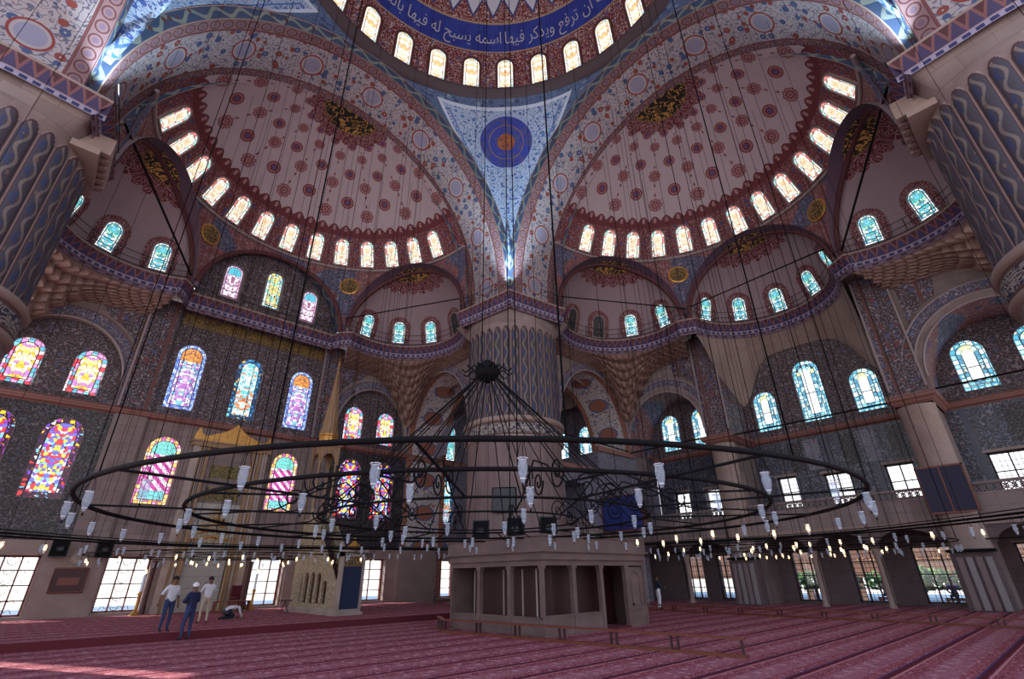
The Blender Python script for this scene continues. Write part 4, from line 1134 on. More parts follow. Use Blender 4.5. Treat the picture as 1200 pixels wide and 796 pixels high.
# ---------------------------------------------------------------- the four great piers
def pier(cx, cy, detail=True):
    NF = 32; R = 3.0; SUB = 10
    def sect(name, mt, zs_, prof, uvz=True):
        m = MB(); rows, uvs = [], []
        for z in zs_:
            r_, u_ = [], []
            for i in range(NF*SUB+1):
                t = i/(NF*SUB); s = (i % SUB)/SUB*2-1; a = 2*pi*t; r = prof(s, z); r_.append((cx+r*cos(a), cy+r*sin(a), z)); u_.append((t*NF, z))
            rows.append(r_); uvs.append(u_)
        m.grid(rows, uvs, smooth=False); return struct(m.build(name, mt))
    def top(s, z):
        tp_ = 16.75-s*s*.55
        return R+(.11*sqrt(max(0, 1-(s/.88)**2)) if z < tp_ else .0)
    sect('pier_shaft', 'pier_flutes', [10.55, 12, 14, 15.5]+[16+.06*i for i in range(15)]+[17.0], top)
    sect('pier_shaft', 'pier_stone', [0, .9, 1.0, 9.3], lambda s, z: R+.02+(.05*sqrt(1-s*s*.98) if z > .95 else .12))
    m = MB(); m.lathe([(R+.15, 9.3), (R+.2, 9.35), (R+.2, 10.25), (R+.1, 10.3)], 72, (cx, cy, 0)); m.uv = [(u*4.5, v) for u, v in m.uv]; struct(m.build('pier_inscription', 'pier_inscription'))
    m = MB(); m.lathe([(R+.1, 10.22), (R+.3, 10.28), (R+.34, 10.4), (R+.28, 10.55), (R+.02, 10.62)], 72, (cx, cy, 0)); struct(m.build('pier_ring', 'pale_stone'))
    m = MB(); m.lathe([(R+.1, 9.42), (R+.26, 9.36), (R+.22, 9.22), (R+.05, 9.15)], 72, (cx, cy, 0)); struct(m.build('pier_ring', 'pale_stone'))
    # head: round to square
    m = MB(); rows, uvs = [], []; n = 96
    for k in range(7):
        f = k/6; r_ = []
        for i in range(n+1):
            a = 2*pi*i/n; c, s = cos(a), sin(a); sqr = min(3.35, 2.95/max(abs(c), abs(s))*1.0) if f > 0 else R
            sqr = 2.95/max(abs(c), abs(s)); r = R*(1-f)+sqr*f if f < 1 else sqr
            r_.append((cx+r*c, cy+r*s, 17.0+1.2*f))
        rows.append(r_); uvs.append([(i*.2, 17+1.2*f) for i in range(n+1)])
    m.grid(rows, uvs); struct(m.build('pier_head', 'wall_stone'))
    m = MB(); m.box(cx-2.6, cx+2.6, cy-2.6, cy+2.6, 18.2, 19.0); struct(m.build('pier_block', 'wall_stone'))
pier(13.6, 13.6); pier(-13.6, 13.6); pier(13.6, -13.6)
# corbelled niches at the balcony level of the near piers
for (cx, cy, S2) in ((-13.6, 13.6, SY), (13.6, -13.6, SX)):
    for i in range(6):
        u = -10.55; d = 11.9+i*.5
        wbox(S2, 'corbel', u-.5, u+.55, d-.14, d+.14, 17.2, 18.0, 'pale_stone')
    wbox(S2, 'corbel_beam', -11.2, -10.3, 11.6, 14.9, 16.9, 17.2, 'pale_stone')
# ---------------------------------------------------------------- chandeliers
def lamp_mesh():
    m = MB(); m.lathe([(.014, -.50), (.024, -.485), (.030, -.46), (.050, -.40), (.058, -.33), (.048, -.26), (.060, -.235)], 10); m.tube([(.058*cos(t*pi/5), .058*sin(t*pi/5), -.235) for t in range(10)], .005, 4, mi=2, closed=True); m.tube([(.032*cos(t*pi/5), .032*sin(t*pi/5), -.455) for t in range(10)], .006, 4, mi=2, closed=True)
    for k in range(3):
        a = 2*pi*k/3; m.tube([(.07*cos(a), .07*sin(a), -.25), (.01*cos(a), .01*sin(a), 0)], .004, 3, mi=1)
    m.tube([(0, 0, -.52), (0, 0, -.56)], .012, 5, mi=1)
    o = m.build('glass_lamp', ['glass_cup', 'iron', 'wick_white']); me = o.data; bpy.data.objects.remove(o); return me
def flame_mesh():
    m = MB(); m.lathe([(.004, -.40), (.024, -.37), (.030, -.33), (.018, -.28), (.003, -.24)], 8); o = m.build('flame', 'flame'); me = o.data; bpy.data.objects.remove(o); return me
LM, FM = lamp_mesh(), flame_mesh()
def ztop(x, y):
    r = hypot(x, y)
    if r < 11.1: return 33+sqrt(11.3**2-r*r)
    ax, ay = abs(x), abs(y)
    if max(ax, ay) < 11.5: return 32.7-(r-11.3)/(16.5-11.3)*13
    u, d = (ax, ay) if ay > ax else (ay, ax)
    if d < 15.2: return 19.7+sqrt(max(10.6**2-u*u, .1))*1.04 if u < 10.5 else None
    q = 10.7**2-u*u-(d-14.6)**2
    return 19.8+sqrt(q) if q > 8 else None
def lamps(root, r, n, z, lit=None, c=(0, 0), ph=0.0, jit=.0):
    for i in range(n):
        a = 2*pi*(i+ph)/n; x, y = r*cos(a), r*sin(a)
        if hypot(x+c[0]-CAM_POS.x, y+c[1]-CAM_POS.y) < 2.0: continue
        o = bpy.data.objects.new('glass_lamp', LM); COL.objects.link(o); o.parent = root; o.location = (x, y, z+random.uniform(-jit, jit)); o.rotation_euler = (0, 0, a); o.scale = (.88, .88, .88)
        if lit and lit(x+c[0], y+c[1]):
            f = bpy.data.objects.new('flame', FM); COL.objects.link(f); f.parent = o
def ring(root, r, z, t, n=72, sag=0.0):
    m = MB(); m.tube([(r*cos(2*pi*i/n), r*sin(2*pi*i/n), z+sag*sin(2*pi*i/n*6)) for i in range(n)], t, 6, closed=True); return m.build('ring', 'iron', root)
def ropes(root, r, n, z, c=(0, 0), ph=0.5, t=.013, base=3.0, nm='hanging_cable', every=None):
    for i in range(n):
        a = 2*pi*(i+ph)/n; x, y = r*cos(a), r*sin(a); zt = ztop(x+c[0], y+c[1])
        if zt is None or hypot(x+c[0]-CAM_POS.x, y+c[1]-CAM_POS.y) < 2.2: continue
        m = MB(); m.tube([(x, y, z), (x, y, zt-base)], t, 4); m.build(nm, 'cable_steel', root)
BZ = 3.0
def near_right(x, y): return x > 5 and y < 1.0
ch = empty('ring_chandelier', (0, 0, BZ)); tag(ch, 'huge black iron ring chandelier under the main dome, hub and spokes at its centre', 'chandelier', 'ring chandeliers hung low over the carpet')
ring(ch, 7.7, 0, .036); ring(ch, 6.2, 0, .034); ring(ch, 3.8, 0, .026); ring(ch, 2.2, -.05, .02)
lamps(ch, 7.7, 34, 0, near_right, jit=.02); lamps(ch, 6.2, 26, 0, near_right, jit=.03); lamps(ch, 3.8, 18, 0, jit=.03); lamps(ch, 2.2, 12, -.05)
m = MB(); m.lathe([(.02, 3.50), (.12, 3.56), (.30, 3.68), (.36, 3.84), (.30, 4.0), (.16, 4.12), (.05, 4.2)], 16); m.build('hub', 'iron', ch)
for k in range(12):
    a = 2*pi*k/12; m = MB(); m.tube([(.3*cos(a), .3*sin(a), 3.84), (.45*cos(a), .45*sin(a), 3.92), (.6*cos(a), .6*sin(a), 3.78), (.7*cos(a), .7*sin(a), 3.86)], .022, 5); m.build('hub_spike', 'iron', ch)
for k in range(20):
    a = 2*pi*(k+.3)/20; m = MB(); m.tube([(.22*cos(a), .22*sin(a), 3.7), (3.8*cos(a), 3.8*sin(a), 0.0)], .015, 5); m.build('spoke', 'iron', ch)
for k in range(12):
    a = 2*pi*(k+.5)/12; m = MB(); m.tube([(3.8*cos(a), 3.8*sin(a), 0), (7.7*cos(a), 7.7*sin(a), 0)], .02, 5); m.build('tie_bar', 'iron', ch)
def spiral(cx, cz, r0, turns, dirn, n=26): return [(cx+r0*(1-i/n*.85)*cos(dirn*2*pi*turns*i/n), cz+r0*(1-i/n*.85)*sin(dirn*2*pi*turns*i/n)) for i in range(n+1)]
for k in range(12):
    a = 2*pi*(k+.2)/12; e = Vector((cos(a), sin(a), 0)); m = MB()
    for cx, cz, r0, dr in ((2.9, .42, .34, 1), (3.5, .30, .24, -1), (4.35, .36, .30, -1)):
        m.tube([e*p+Vector((0, 0, q)) for p, q in spiral(cx, cz, r0, 1.6, dr)], .016, 5)
    m.tube([e*p+Vector((0, 0, q)) for p, q in ((2.2, -.05), (2.6, .15), (3.3, .75), (3.9, .55), (4.7, .12), (5.4, .06), (6.2, 0))], .018, 5)
    m.build('scroll', 'iron', ch)
ropes(ch, 7.7, 16, 0, t=.011); ropes(ch, 6.2, 10, 0, t=.008)
m = MB(); m.tube([(-.12, .1, 4.1), (-.12, .1, 41)], .015, 5); m.build('hanging_cable', 'cable_steel', ch)
m = MB(); m.tube([(.45, -.37, 0), (.45, -.37, 41)], .014, 5); m.build('hanging_cable', 'cable_steel', ch)
# outer rings, each hung on its own cables
for (r, n, z, lab, cab) in ((13.2, 72, .0, 'wide black iron lamp ring passing around the spoked centre rings', 18), (14.6, 80, .03, 'widest black iron lamp ring, outermost of the nested rings under the main dome', 18)):
    c = empty('lamp_ring', (0, 0, BZ)); tag(c, lab, 'chandelier', 'ring chandeliers hung low over the carpet')
    ring(c, r, z, .03, 96, .02); ring(c, r-.2, z+.06, .014, 96, .03); lamps(c, r, n, z, lambda x, y: (x > 7.5 and y < 2.5 and random.random() < .6) or (x < -3.5 and y > 8 and random.random() < .25), jit=.04); ropes(c, r, cab, z, t=.008)
for cx, cy, lab in ((0.0, 18.6, 'lit ring chandelier with warm lamps in front of the prayer niche'), (18.6, 0.0, 'lit ring chandelier with warm lamps in the right-hand bay')):
    c = empty('lamp_ring', (cx, cy, 2.85)); tag(c, lab, 'chandelier', 'ring chandeliers hung low over the carpet')
    for r, n, k in ((6.2, 34, 22), (4.2, 24, 14), (2.2, 12, 0)):
        ring(c, r, 0, .022, 60); lamps(c, r, n, 0, lambda x, y: random.random() < .38, c=(cx, cy), jit=.04)
        if k: ropes(c, r, k, 0, c=(cx, cy), base=2.85, t=.010)
    for k in range(8):
        a = 2*pi*k/8; m = MB(); m.tube([(2.2*cos(a), 2.2*sin(a), 0), (6.2*cos(a), 6.2*sin(a), 0)], .014, 4); m.build('tie_bar', 'iron', c)
# iron tie rods across the arches
def rod(a, b, lab, r=.05):
    m = MB(); L = Vector(a); m.tube([Vector(a)-L, Vector(b)-L], r, 6); o = m.build('tie_rod', 'iron'); o.location = L; return tag(o, lab, 'tie rod', 'iron tie rods between the piers')
rod((25.8, -4.9, 10.35), (25.8, 4.8, 10.35), 'black iron tie rod across the middle right-hand bay in front of three pale blue windows')
rod((25.8, -6.5, 10.6), (25.8, -13.0, 10.6), 'black iron tie rod across the rightmost bay in front of one pale blue window')
rod((25.8, 6.3, 10.6), (25.8, 13.0, 10.6), 'black iron tie rod across the arch left of the tall painted pilaster')
rod((16.6, 13.2, 11.0), (25.8, 13.2, 10.8), 'black iron tie rod across the tall painted arch right of the great central pier')
rod((4.9, 22.9, 19.6), (10.3, 14.6, 19.9), 'black iron tie rod across the half-dome left of the central pier', .045)
rod((-10.3, 14.6, 21.3), (-5.2, 23.2, 19.2), 'black iron tie rod crossing the half-dome beside the near left pier', .06)
rod((14.6, 10.2, 19.7), (23.2, 4.9, 19.6), 'black iron tie rod across the half-dome right of the central pier', .045)
rod((23.4, 4.6, 19.7), (23.4, -4.6, 19.9), 'black iron tie rod across the middle right-hand half-dome', .045)
rod((23.2, -5.4, 19.2), (14.6, -10.3, 21.3), 'black iron tie rod crossing the half-dome beside the near right pier', .06)
for x, y, z, lab in ((8.3, 23.0, 20.4, 'small spotlight glowing on the balcony left of the central pier'),):
    L = Vector((10.3, 15.2, 21.2)); t = empty('spotlight', L); tag(t, lab, 'spotlight')
    m = MB(); m.lathe([(.01, -.1), (.09, -.1), (.12, .1)], 10); m.build('housing', 'iron', t); m = MB(); m.lathe([(.01, -.11), (.08, -.11)], 10); m.build('lens', 'flame', t)
    m = MB(); m.tube([(0, 0, 0), (.1, .0, -2.4)], .02, 5); m.build('stand', 'iron', t)

# ---------------------------------------------------------------- muezzin's platform, a marble booth of posts and panels
bx0, bx1, by0, by1 = 5.0, 10.9, 3.05, 8.2
bt = empty('muezzin_platform', (bx0, by0, 0)); tag(bt, 'boxy marble platform on square posts around the foot of the central pier', 'platform')
bl = Vector((bx0, by0, 0))
def bpart(name, boxes, mt, parent=bt, L=bl):
    m = MB()
    for b in boxes: m.box(b[0]-L.x, b[1]-L.x, b[2]-L.y, b[3]-L.y, b[4], b[5])
    return m.build(name, mt, parent)
pw = .17
xs = [5.0, 6.6, 8.15, 9.72, 10.9]; ys = [3.05, 4.75, 6.45, 8.2]
for x in xs: bpart('post', [(x-pw/2 if x > 5.0 else x, (x+pw/2) if x < 10.8 else x, by0, by0+pw, 0, 2.0), (x-.13 if x > 5 else x-.02, x+.13 if x < 10.8 else x+.02, by0-.02, by0+.2, 2.0, 2.1)], 'booth_marble')
for y in ys[1:]: bpart('post', [(bx0, bx0+pw, min(y, 8.2)-pw/2, min(y+pw/2, 8.19), 0, 2.0), (bx0-.02, bx0+.2, y-.13, min(y+.13, 8.22), 2.0, 2.1)], 'booth_marble')
for i in range(4):
    a, b = xs[i]+pw/2, xs[i+1]-pw/2
    if i == 2:
        bpart('doorway_step', [(a, b, by0-.06, by0+.3, 0, .07)], 'carpet_edge'); continue
    bpart('parapet_panel', [(a, b, by0+.03, by0+.13, 0, .55), (a, b, by0, by0+.16, .55, .60)], 'booth_marble')
for i in range(3):
    a, b = ys[i]+pw/2, ys[i+1]-pw/2
    bpart('parapet_panel', [(bx0+.03, bx0+.13, a, b, 0, .50), (bx0, bx0+.16, a, b, .50, .55)], 'booth_marble')
# closed carved panel at the far right
o = bpart('carved_panel', [(9.8, 10.82, by0+.05, by0+.12, .6, 2.05), (10.0, 10.6, by0+.02, by0+.08, .7, .78), (10.0, 10.06, by0+.02, by0+.08, .7, 1.6), (10.54, 10.6, by0+.02, by0+.08, .7, 1.6)], 'booth_marble')
m = MB(); m.tube([(10.3+.3*cos(pi*i/10)-bl.x, by0+.04-bl.y, 1.6+.28*sin(pi*i/10)) for i in range(11)], .03, 5); m.build('panel_moulding', 'booth_marble', o)
for k in range(3): bpart('inner_mullion', [(bx0+.35, bx0+.39, 3.7+k*1.7, 3.74+k*1.7, .1, 2.0)], 'marble')
bpart('inner_mullion', [(bx0+.35, bx0+.39, 4.4, 4.44, .1, 2.0)], 'marble')
bpart('curtain', [(bx0+.9, bx0+.96, by0+.5, by1-.4, .05, 2.1), (bx0+.96, bx1-.4, by0+1.3, by0+1.36, .05, 2.1)], 'dark_wood')
bpart('back_wall', [(bx0+.2, bx1-.1, by1-.12, by1-.02, 0, 2.1), (bx1-.12, bx1-.02, by0+.2, by1-.13, 0, 2.1)], 'booth_marble')
for name, z0, z1, e in (('lintel', 2.1, 2.28, .0), ('cornice', 2.28, 2.36, .10), ('frieze', 2.36, 2.52, .06), ('coping', 2.52, 2.60, .18), ('upper_parapet', 2.60, 3.02, .12), ('handrail', 3.02, 3.08, .18)):
    if name in ('lintel',): bx = [(bx0-e, bx1+e, by0-e, by1+e, z0, z1)]
    elif name == 'upper_parapet': bx = [(bx0-e, bx1+e, by0-e, by0-e+.12, z0, z1), (bx0-e, bx0-e+.12, by0-e+.12, by1+e, z0, z1), (bx1+e-.12, bx1+e, by0-e+.12, by1+e, z0, z1), (bx0-e+.12, bx1+e-.12, by1+e-.12, by1+e, z0, z1)]
    elif name == 'handrail': bx = [(bx0-e, bx1+e, by0-e, by0-e+.2, z0, z1), (bx0-e, bx0-e+.2, by0-e+.2, by1+e, z0, z1)]
    else: bx = [(bx0-e, bx1+e, by0-e, by1+e, z0, z1)]
    bpart(name, bx, 'booth_marble')
# plasma lights: three black loudspeakers on the platform
def speaker(loc, rz, lab, s=1.0, tilt=0.0, grp=None):
    t = empty('loudspeaker', loc, rz); tag(t, lab, 'loudspeaker', grp)
    m = MB(); w, d, h = .36*s, .30*s, .40*s
    pr_ = [(-w, -d), (w, -d), (w*.62, d), (-w*.62, d)]
    m.face([(x, y, -h) for x, y in pr_][::-1]); m.face([(x, y, h) for x, y in pr_])
    for i in range(4): a, b = pr_[i], pr_[(i+1) % 4]; m.face([(*a, -h), (*b, -h), (*b, h), (*a, h)])
    m.build('cabinet', 'black_plastic', t)
    m = MB(); m.box(-w*.9, w*.9, -d-.02, -d, -h*.9, h*.9); m.build('grille', 'iron', t)
    m = MB(); m.lathe([(.01, 0), (.12*s, 0), (.16*s, .03)], 12); 
    for i, v in enumerate(m.v): m.v[i] = (v[0], -d-.03-v[2], v[1])
    m.build('cone', 'black_plastic', t); return t
speaker((5.7, 7.1, 3.48), -.9, 'black loudspeaker on the platform top, leftmost of three')
speaker((6.2, 5.6, 3.48), -.8, 'black loudspeaker on the platform top, middle of three')
speaker((6.9, 4.6, 3.48), -.5, 'black loudspeaker on the platform top, rightmost of three')
speaker((-6.75, 25.47, 3.35), 0, 'black loudspeaker on the stone pier, left of the other beside the window', 1.0)
speaker((-4.95, 25.47, 3.35), 0, 'black loudspeaker on the stone pier, next to the tall window', 1.0)
t = empty('wall_box', (11.1, 11.8, 5.65), -.79); tag(t, 'black square box hung on the fluted central pier', 'box')
m = MB(); m.box(-.62, .62, -.12, .12, -.62, .62); m.build('case', 'black_plastic', t); m = MB(); m.tube([(-.66, -.1, -.66), (.66, -.1, -.66), (.66, -.1, .66), (-.66, -.1, .66)], .04, 4, closed=True); m.build('rim', 'iron', t)

# ---------------------------------------------------------------- low wooden barriers
def barrier(a, b, n, h, lab, name='low_barrier', pair=.18):
    a, b = Vector(a), Vector(b); d = (b-a); L = d.length; t = empty(name, a, atan2(d.y, d.x)); tag(t, lab, 'barrier')
    m = MB(); m.box(0, L, -.06, .06, h-.05, h); m.build('top_rail', 'brown_wood', t)
    m = MB(); m.box(0, L, -.07, .07, 0, .07); m.build('base_rail', 'brown_wood', t)
    for i in range(n+1):
        for e in ((-1, 1) if 0 < i < n else ((1,) if i == 0 else (-1,))):
            x = L*i/n+e*pair/2; m = MB(); m.box(x-.025, x+.025, -.035, .035, .07, h-.05); m.build('baluster', 'dark_wood', t)
    return t
barrier((3.95, 7.1, 0), (5.0, -3.45, 0), 6, .42, 'long low brown wooden barrier in front of the marble platform')
barrier((3.95, 7.15, 0), (4.75, 8.6, 0), 3, .42, 'short end piece of the low wooden barrier left of the platform')
barrier((18.4, 8.2, 0), (16.8, -8.6, 0), 9, .30, 'low wooden barrier along the right-hand side aisle')

# blue notice board and dark panel
t = empty('notice_board', (21.45, 11.3, 4.5)); tag(t, 'large blue board in a thin brown frame beside the central pier', 'board')
m = MB(); m.box(-.02, .02, -1.62, 1.62, 0, 2.15); m.build('panel', 'blue_board', t)
m = MB(); m.box(-.05, .05, -1.7, -1.62, -.05, 2.2); m.box(-.05, .05, 1.62, 1.7, -.05, 2.2); m.box(-.05, .05, -1.7, 1.7, 2.15, 2.23); m.box(-.05, .05, -1.7, 1.7, -.08, 0); m.build('frame', 'brown_wood', t)
for y in (-1.3, 1.3): m = MB(); m.box(-.03, .03, y-.04, y+.04, -4.5, -.05); m.build('post', 'grey_wood', t)
t = empty('hanging_panel', (25.53, -5.65, 4.35)); tag(t, 'dark two-leaved panel hung on the right-hand stone pier', 'panel')
for y in (-.48, .48): m = MB(); m.box(-.03, .03, y-.44, y+.44, .04, 2.2); m.build('leaf', 'panel_cloth', t)
m = MB(); m.box(-.05, .05, -1.0, -.92, 0, 2.28); m.box(-.05, .05, .92, 1.0, 0, 2.28); m.box(-.05, .05, -1, 1, 2.2, 2.28); m.box(-.05, .05, -1, 1, -.04, .04); m.box(-.04, .04, -.03, .03, 0, 2.2); m.build('frame', 'brown_wood', t)
t = empty('framed_inscription', (-5.95, 25.72, 1.4)); tag(t, 'red-brown framed inscription panel on the left stone pier', 'panel')
m = MB(); m.box(-.62, .62, -.02, .05, 0, 1.0); m.build('panel', 'dark_wood', t)
m = MB(); m.tube([(-.66, -.03, -.04), (.66, -.03, -.04), (.66, -.03, 1.04), (-.66, -.03, 1.04)], .05, 4, closed=True); m.build('frame', 'red_frame', t)
m = MB(); m.box(-.42, .42, -.035, -.02, .28, .62); m.build('field', 'red_frame', t)
t = empty('stone_roundel', (-5.85, 25.75, 3.0)); tag(t, 'small round grey stone roundel above the framed inscription', 'roundel')
m = MB(); m.lathe([(.01, 0), (.16, .02), (.2, .0), (.3, .02), (.34, .05), (.36, 0)], 20); m.v = [(x, -z, y) for x, y, z in m.v]; m.build('disc', 'marble', t)

# ---------------------------------------------------------------- minbar
mb = empty('minbar', (4.15, 15.3, .22)); tag(mb, 'tall carved marble pulpit with arcaded side and gilded cone spire', 'pulpit')
def mp(name, mt, f, parent=mb): m = MB(); f(m); return m.build(name, mt, parent)
W2 = .55
mp('base', 'marble', lambda m: (m.box(-W2-.15, W2+.15, -.2, 6.2, 0, .14), m.box(-W2-.06, W2+.06, -.1, 6.0, .14, .26)))
# side walls: a stair-shaped slab with an open arcade at its foot
def side(m, x):
    ar = []
    for k in range(5):
        c = 1.05+k*.82; ar.append([(c-.27, .42), (c+.27, .42)]+[(c+.27*cos(pi*i/8), 1.25+.34*sin(pi*i/8)) for i in range(9)])
    outer = [(.35, .26), (6.0, .26), (6.0, 4.6), (4.8, 4.6), (.35, 1.95)]
    ar = [a for a in ar if True]
    m.poly(outer, [], lambda a, b, c: Vector((x+c, a, b)), depth=.0)
for sx, nm in ((-W2, 1), (W2-.12, 2)):
    def f(m, sx=sx):
        outer = [(.35, .26), (6.0, .26), (6.0, 4.8), (4.7, 4.6), (.35, .8)]
        holes = [[(c-.27, .45), (c+.27, .45)]+[(c+.27*cos(pi*i/8), .45+hh+.30*sin(pi*i/8)) for i in range(9)] for c, hh in ((1.7, .75), (2.5, 1.1), (3.3, 1.15), (4.1, 1.15), (4.9, 1.15))]
        for xx, dd in ((sx, .12),): m.poly(outer, holes, lambda a, b, c: Vector((xx+c, a, b)), depth=dd)
        m.poly(outer, holes, lambda a, b, c: Vector((sx+.12, a, b)))
    mp('side_panel', 'carved_marble', f)
mp('stair_core', 'dark_wood', lambda m: [m.box(-W2+.13, W2-.13, .6+k*.33, .93+k*.33, .26, .5+k*.3) for k in range(13)])
for sx in (-W2-.03, W2-.05):
    mp('stair_rail', 'carved_marble', lambda m: m.face([(sx, .2, .65), (sx, 4.9, 4.75), (sx, 4.9, 5.4), (sx, .2, 1.3)]) or m.face([(sx+.08, .2, .65), (sx+.08, 4.9, 4.75), (sx+.08, 4.9, 5.4), (sx+.08, .2, 1.3)]) or m.face([(sx, .2, 1.3), (sx, 4.9, 5.4), (sx+.08, 4.9, 5.4), (sx+.08, .2, 1.3)]))
# gateway at the foot of the stairs
g = mp('gateway', 'marble', lambda m: (m.box(-.62, -.5, -.12, .2, .26, 2.75), m.box(.5, .62, -.12, .2, .26, 2.75), m.box(-.62, .62, -.12, .2, 2.55, 2.75), m.box(-.68, .68, -.16, .24, 2.75, 2.85)))
mp('gate_curtain', 'gate_cloth', lambda m: m.box(-.5, .5, -.02, .04, .26, 2.1)); mp('gate_inscription', 'gilt_inscription', lambda m: m.box(-.5, .5, -.05, .06, 2.1, 2.55))
mp('gate_crest', 'gilding', lambda m: m.lathe([(.5, 0), (.42, .12), (.2, .3), (.08, .42), (.02, .7)], 4, (0, .05, 2.85)))
# tower with open canopy and spire
for x in (-.5, .5):
    for y in (4.95, 5.95): mp('canopy_column', 'mihrab_shaft', lambda m: m.lathe([(.09, 0), (.07, .1), (.06, 3.2), (.1, 3.35)], 8, (x, y, 4.6)))
mp('tower', 'carved_marble', lambda m: m.box(-W2+.02, W2-.02, 4.85, 6.05, .27, 4.62))
def canopy(m):
    for s in (-1, 1):
        for a0, b0, F_ in ((-.6, .6, lambda a, z, c: Vector((a, 5.45+s*.58+c, z))), (-.6, .6, lambda a, z, c: Vector((s*.58+c, 5.45+a, z)))):
            ar = [(.42*cos(pi*i/10), 8.0+.55*sin(pi*i/10)) for i in range(11)]
            m.poly([(-.6, 7.9), (-.42, 7.9)]+ar[::-1]+[(.6, 7.9), (.6, 9.0), (-.6, 9.0)], [], F_, depth=.05)
    m.box(-.68, .68, 4.77, 6.13, 9.0, 9.14)
mp('canopy', 'mihrab_shaft', canopy)
mp('spire_drum', 'gilding', lambda m: m.lathe([(.56, 0), (.56, .5), (.62, .56), (.62, .64)], 8, (0, 5.45, 9.14), smooth=False))
mp('spire', 'mihrab_shaft', lambda m: m.lathe([(.62, 0), (.52, .35), (.30, 2.3), (.12, 4.1), (.04, 4.8)], 8, (0, 5.45, 9.78), smooth=False))
mp('finial', 'gilding', lambda m: m.lathe([(.03, 0), (.1, .1), (.03, .2), (.07, .3), (.02, .4), (.01, .75)], 8, (0, 5.45, 14.55)))

# ---------------------------------------------------------------- mihrab
mh = empty('mihrab', (0, 25.9, .22)); tag(mh, 'tall marble prayer niche with stepped mouldings and a gilded crest', 'prayer niche')
def hp(name, mt, f): m = MB(); f(m); return m.build(name, mt, mh)
for s in (-1, 1):
    for i, (x, w, dd, mt) in enumerate(((2.15, .34, .42, 'marble'), (1.84, .2, .34, 'mihrab_shaft'), (1.62, .16, .26, 'marble'), (1.42, .18, .3, 'mihrab_shaft'))):
        hp('pilaster', mt, lambda m: m.box(min(s*x, s*(x-w)), max(s*x, s*(x-w)), -dd, .05, 0, 9.1))
    hp('column', 'mihrab_shaft', lambda m: m.lathe([(.12, 0), (.12, .2), (.08, .3), (.075, 3.6), (.12, 3.8), (.13, 3.95)], 10, (s*1.18, -.28, 0)))
    hp('side_column', 'dark_wood', lambda m: m.lathe([(.14, 0), (.14, .3), (.1, .5), (.1, 2.4), (.16, 2.6)], 10, (s*2.5, -.35, 0)))
hp('slab', 'niche_marble', lambda m: m.box(-1.1, 1.1, -.05, .05, 0, 3.6))
def conch(m):
    rows = []; uv = []
    for k in range(9):
        ph = pi/2*k/8; rows.append([(1.02*cos(ph)*cos(pi+pi*i/16)*-1, .05-.02-.75*cos(ph)*0+.0-.05*sin(ph)-0.0*sin(pi*i/16), 3.6+1.9*sin(ph)) for i in range(17)]); uv.append([(i, k) for i in range(17)])
    m.grid(rows, uv)
hp('niche_hood', 'carved_marble', lambda m: m.poly([(-1.1, 3.6), (1.1, 3.6), (.9, 4.4), (.45, 5.2), (0, 5.7), (-.45, 5.2), (-.9, 4.4)], [], lambda a, b, c: Vector((a, -.08+c, b)), depth=.1))
for k in range(5): hp('hood_tier', 'gilding', lambda m: m.tube([(-(1.0-.2*k), -.12, 3.75+.36*k), (0, -.2, 3.95+.36*k), ((1.0-.2*k), -.12, 3.75+.36*k)], .05, 5))
hp('niche_back', 'niche_marble', lambda m: m.box(-1.3, 1.3, -.02, .05, 3.6, 5.9))
for z0, z1 in ((6.0, 6.75), (7.35, 8.1)): hp('inscription', 'mihrab_inscription', lambda m: m.box(-.95, .95, -.16, .0, z0, z1))
hp('upper_field', 'wall_stone', lambda m: m.box(-1.3, 1.3, -.1, .05, 5.85, 9.1))
hp('entablature', 'mihrab_shaft', lambda m: (m.box(-2.3, 2.3, -.5, .05, 9.1, 9.35), m.box(-2.4, 2.4, -.58, .05, 9.35, 9.45)))
def crest(m):
    o = [(-2.3, 9.45), (2.3, 9.45), (2.25, 9.9), (2.05, 10.25), (1.9, 9.85), (1.6, 9.75), (1.2, 9.95), (.8, 10.1), (.4, 10.35), (0, 10.75), (-.4, 10.35), (-.8, 10.1), (-1.2, 9.95), (-1.6, 9.75), (-1.9, 9.85), (-2.05, 10.25), (-2.25, 9.9)]
    m.poly(o, [], lambda a, b, c: Vector((a, -.4+c, b)), depth=.1)
hp('crest', 'gilding', crest)
# tall lamps and furniture by the niche
for x, lab in ((-2.9, 'tall brass candle stand left of the prayer niche'), (2.75, 'tall brass candle stand right of the prayer niche')):
    t = empty('candle_stand', (x, 24.9, .22)); tag(t, lab, 'candle stand')
    m = MB(); m.lathe([(.25, 0), (.2, .1), (.08, .2), (.06, .9), (.12, 1.0), (.05, 1.1)], 12); m.build('base', 'gilding', t)
    m = MB(); m.lathe([(.07, 1.1), (.07, 1.9), (.01, 1.92)], 10); m.build('candle', 'wick_white', t); m = MB(); m.lathe([(.01, 1.95), (.06, 2.02), (.01, 2.15)], 8); m.build('flame', 'flame', t)
t = empty('reading_chair', (1.75, 24.3, .22), .3); tag(t, 'red upholstered wooden chair beside the prayer niche', 'chair')
m = MB(); m.box(-.3, .3, -.3, .3, .42, .52); m.build('seat', 'carpet_edge', t); m = MB(); m.box(-.3, .3, .24, .3, .55, 1.3); m.build('backrest', 'carpet_edge', t)
for x in (-.26, .26):
    for y in (-.26, .26): m = MB(); m.box(x-.03, x+.03, y-.03, y+.03, 0, .42); m.build('leg', 'brown_wood', t)
    m = MB(); m.box(x-.03, x+.03, -.28, .28, .66, .72); m.build('armrest', 'brown_wood', t)
t = empty('low_bookcase', (1.2, 23.2, .22)); tag(t, 'low orange wooden bookstand in front of the prayer niche', 'bookstand')
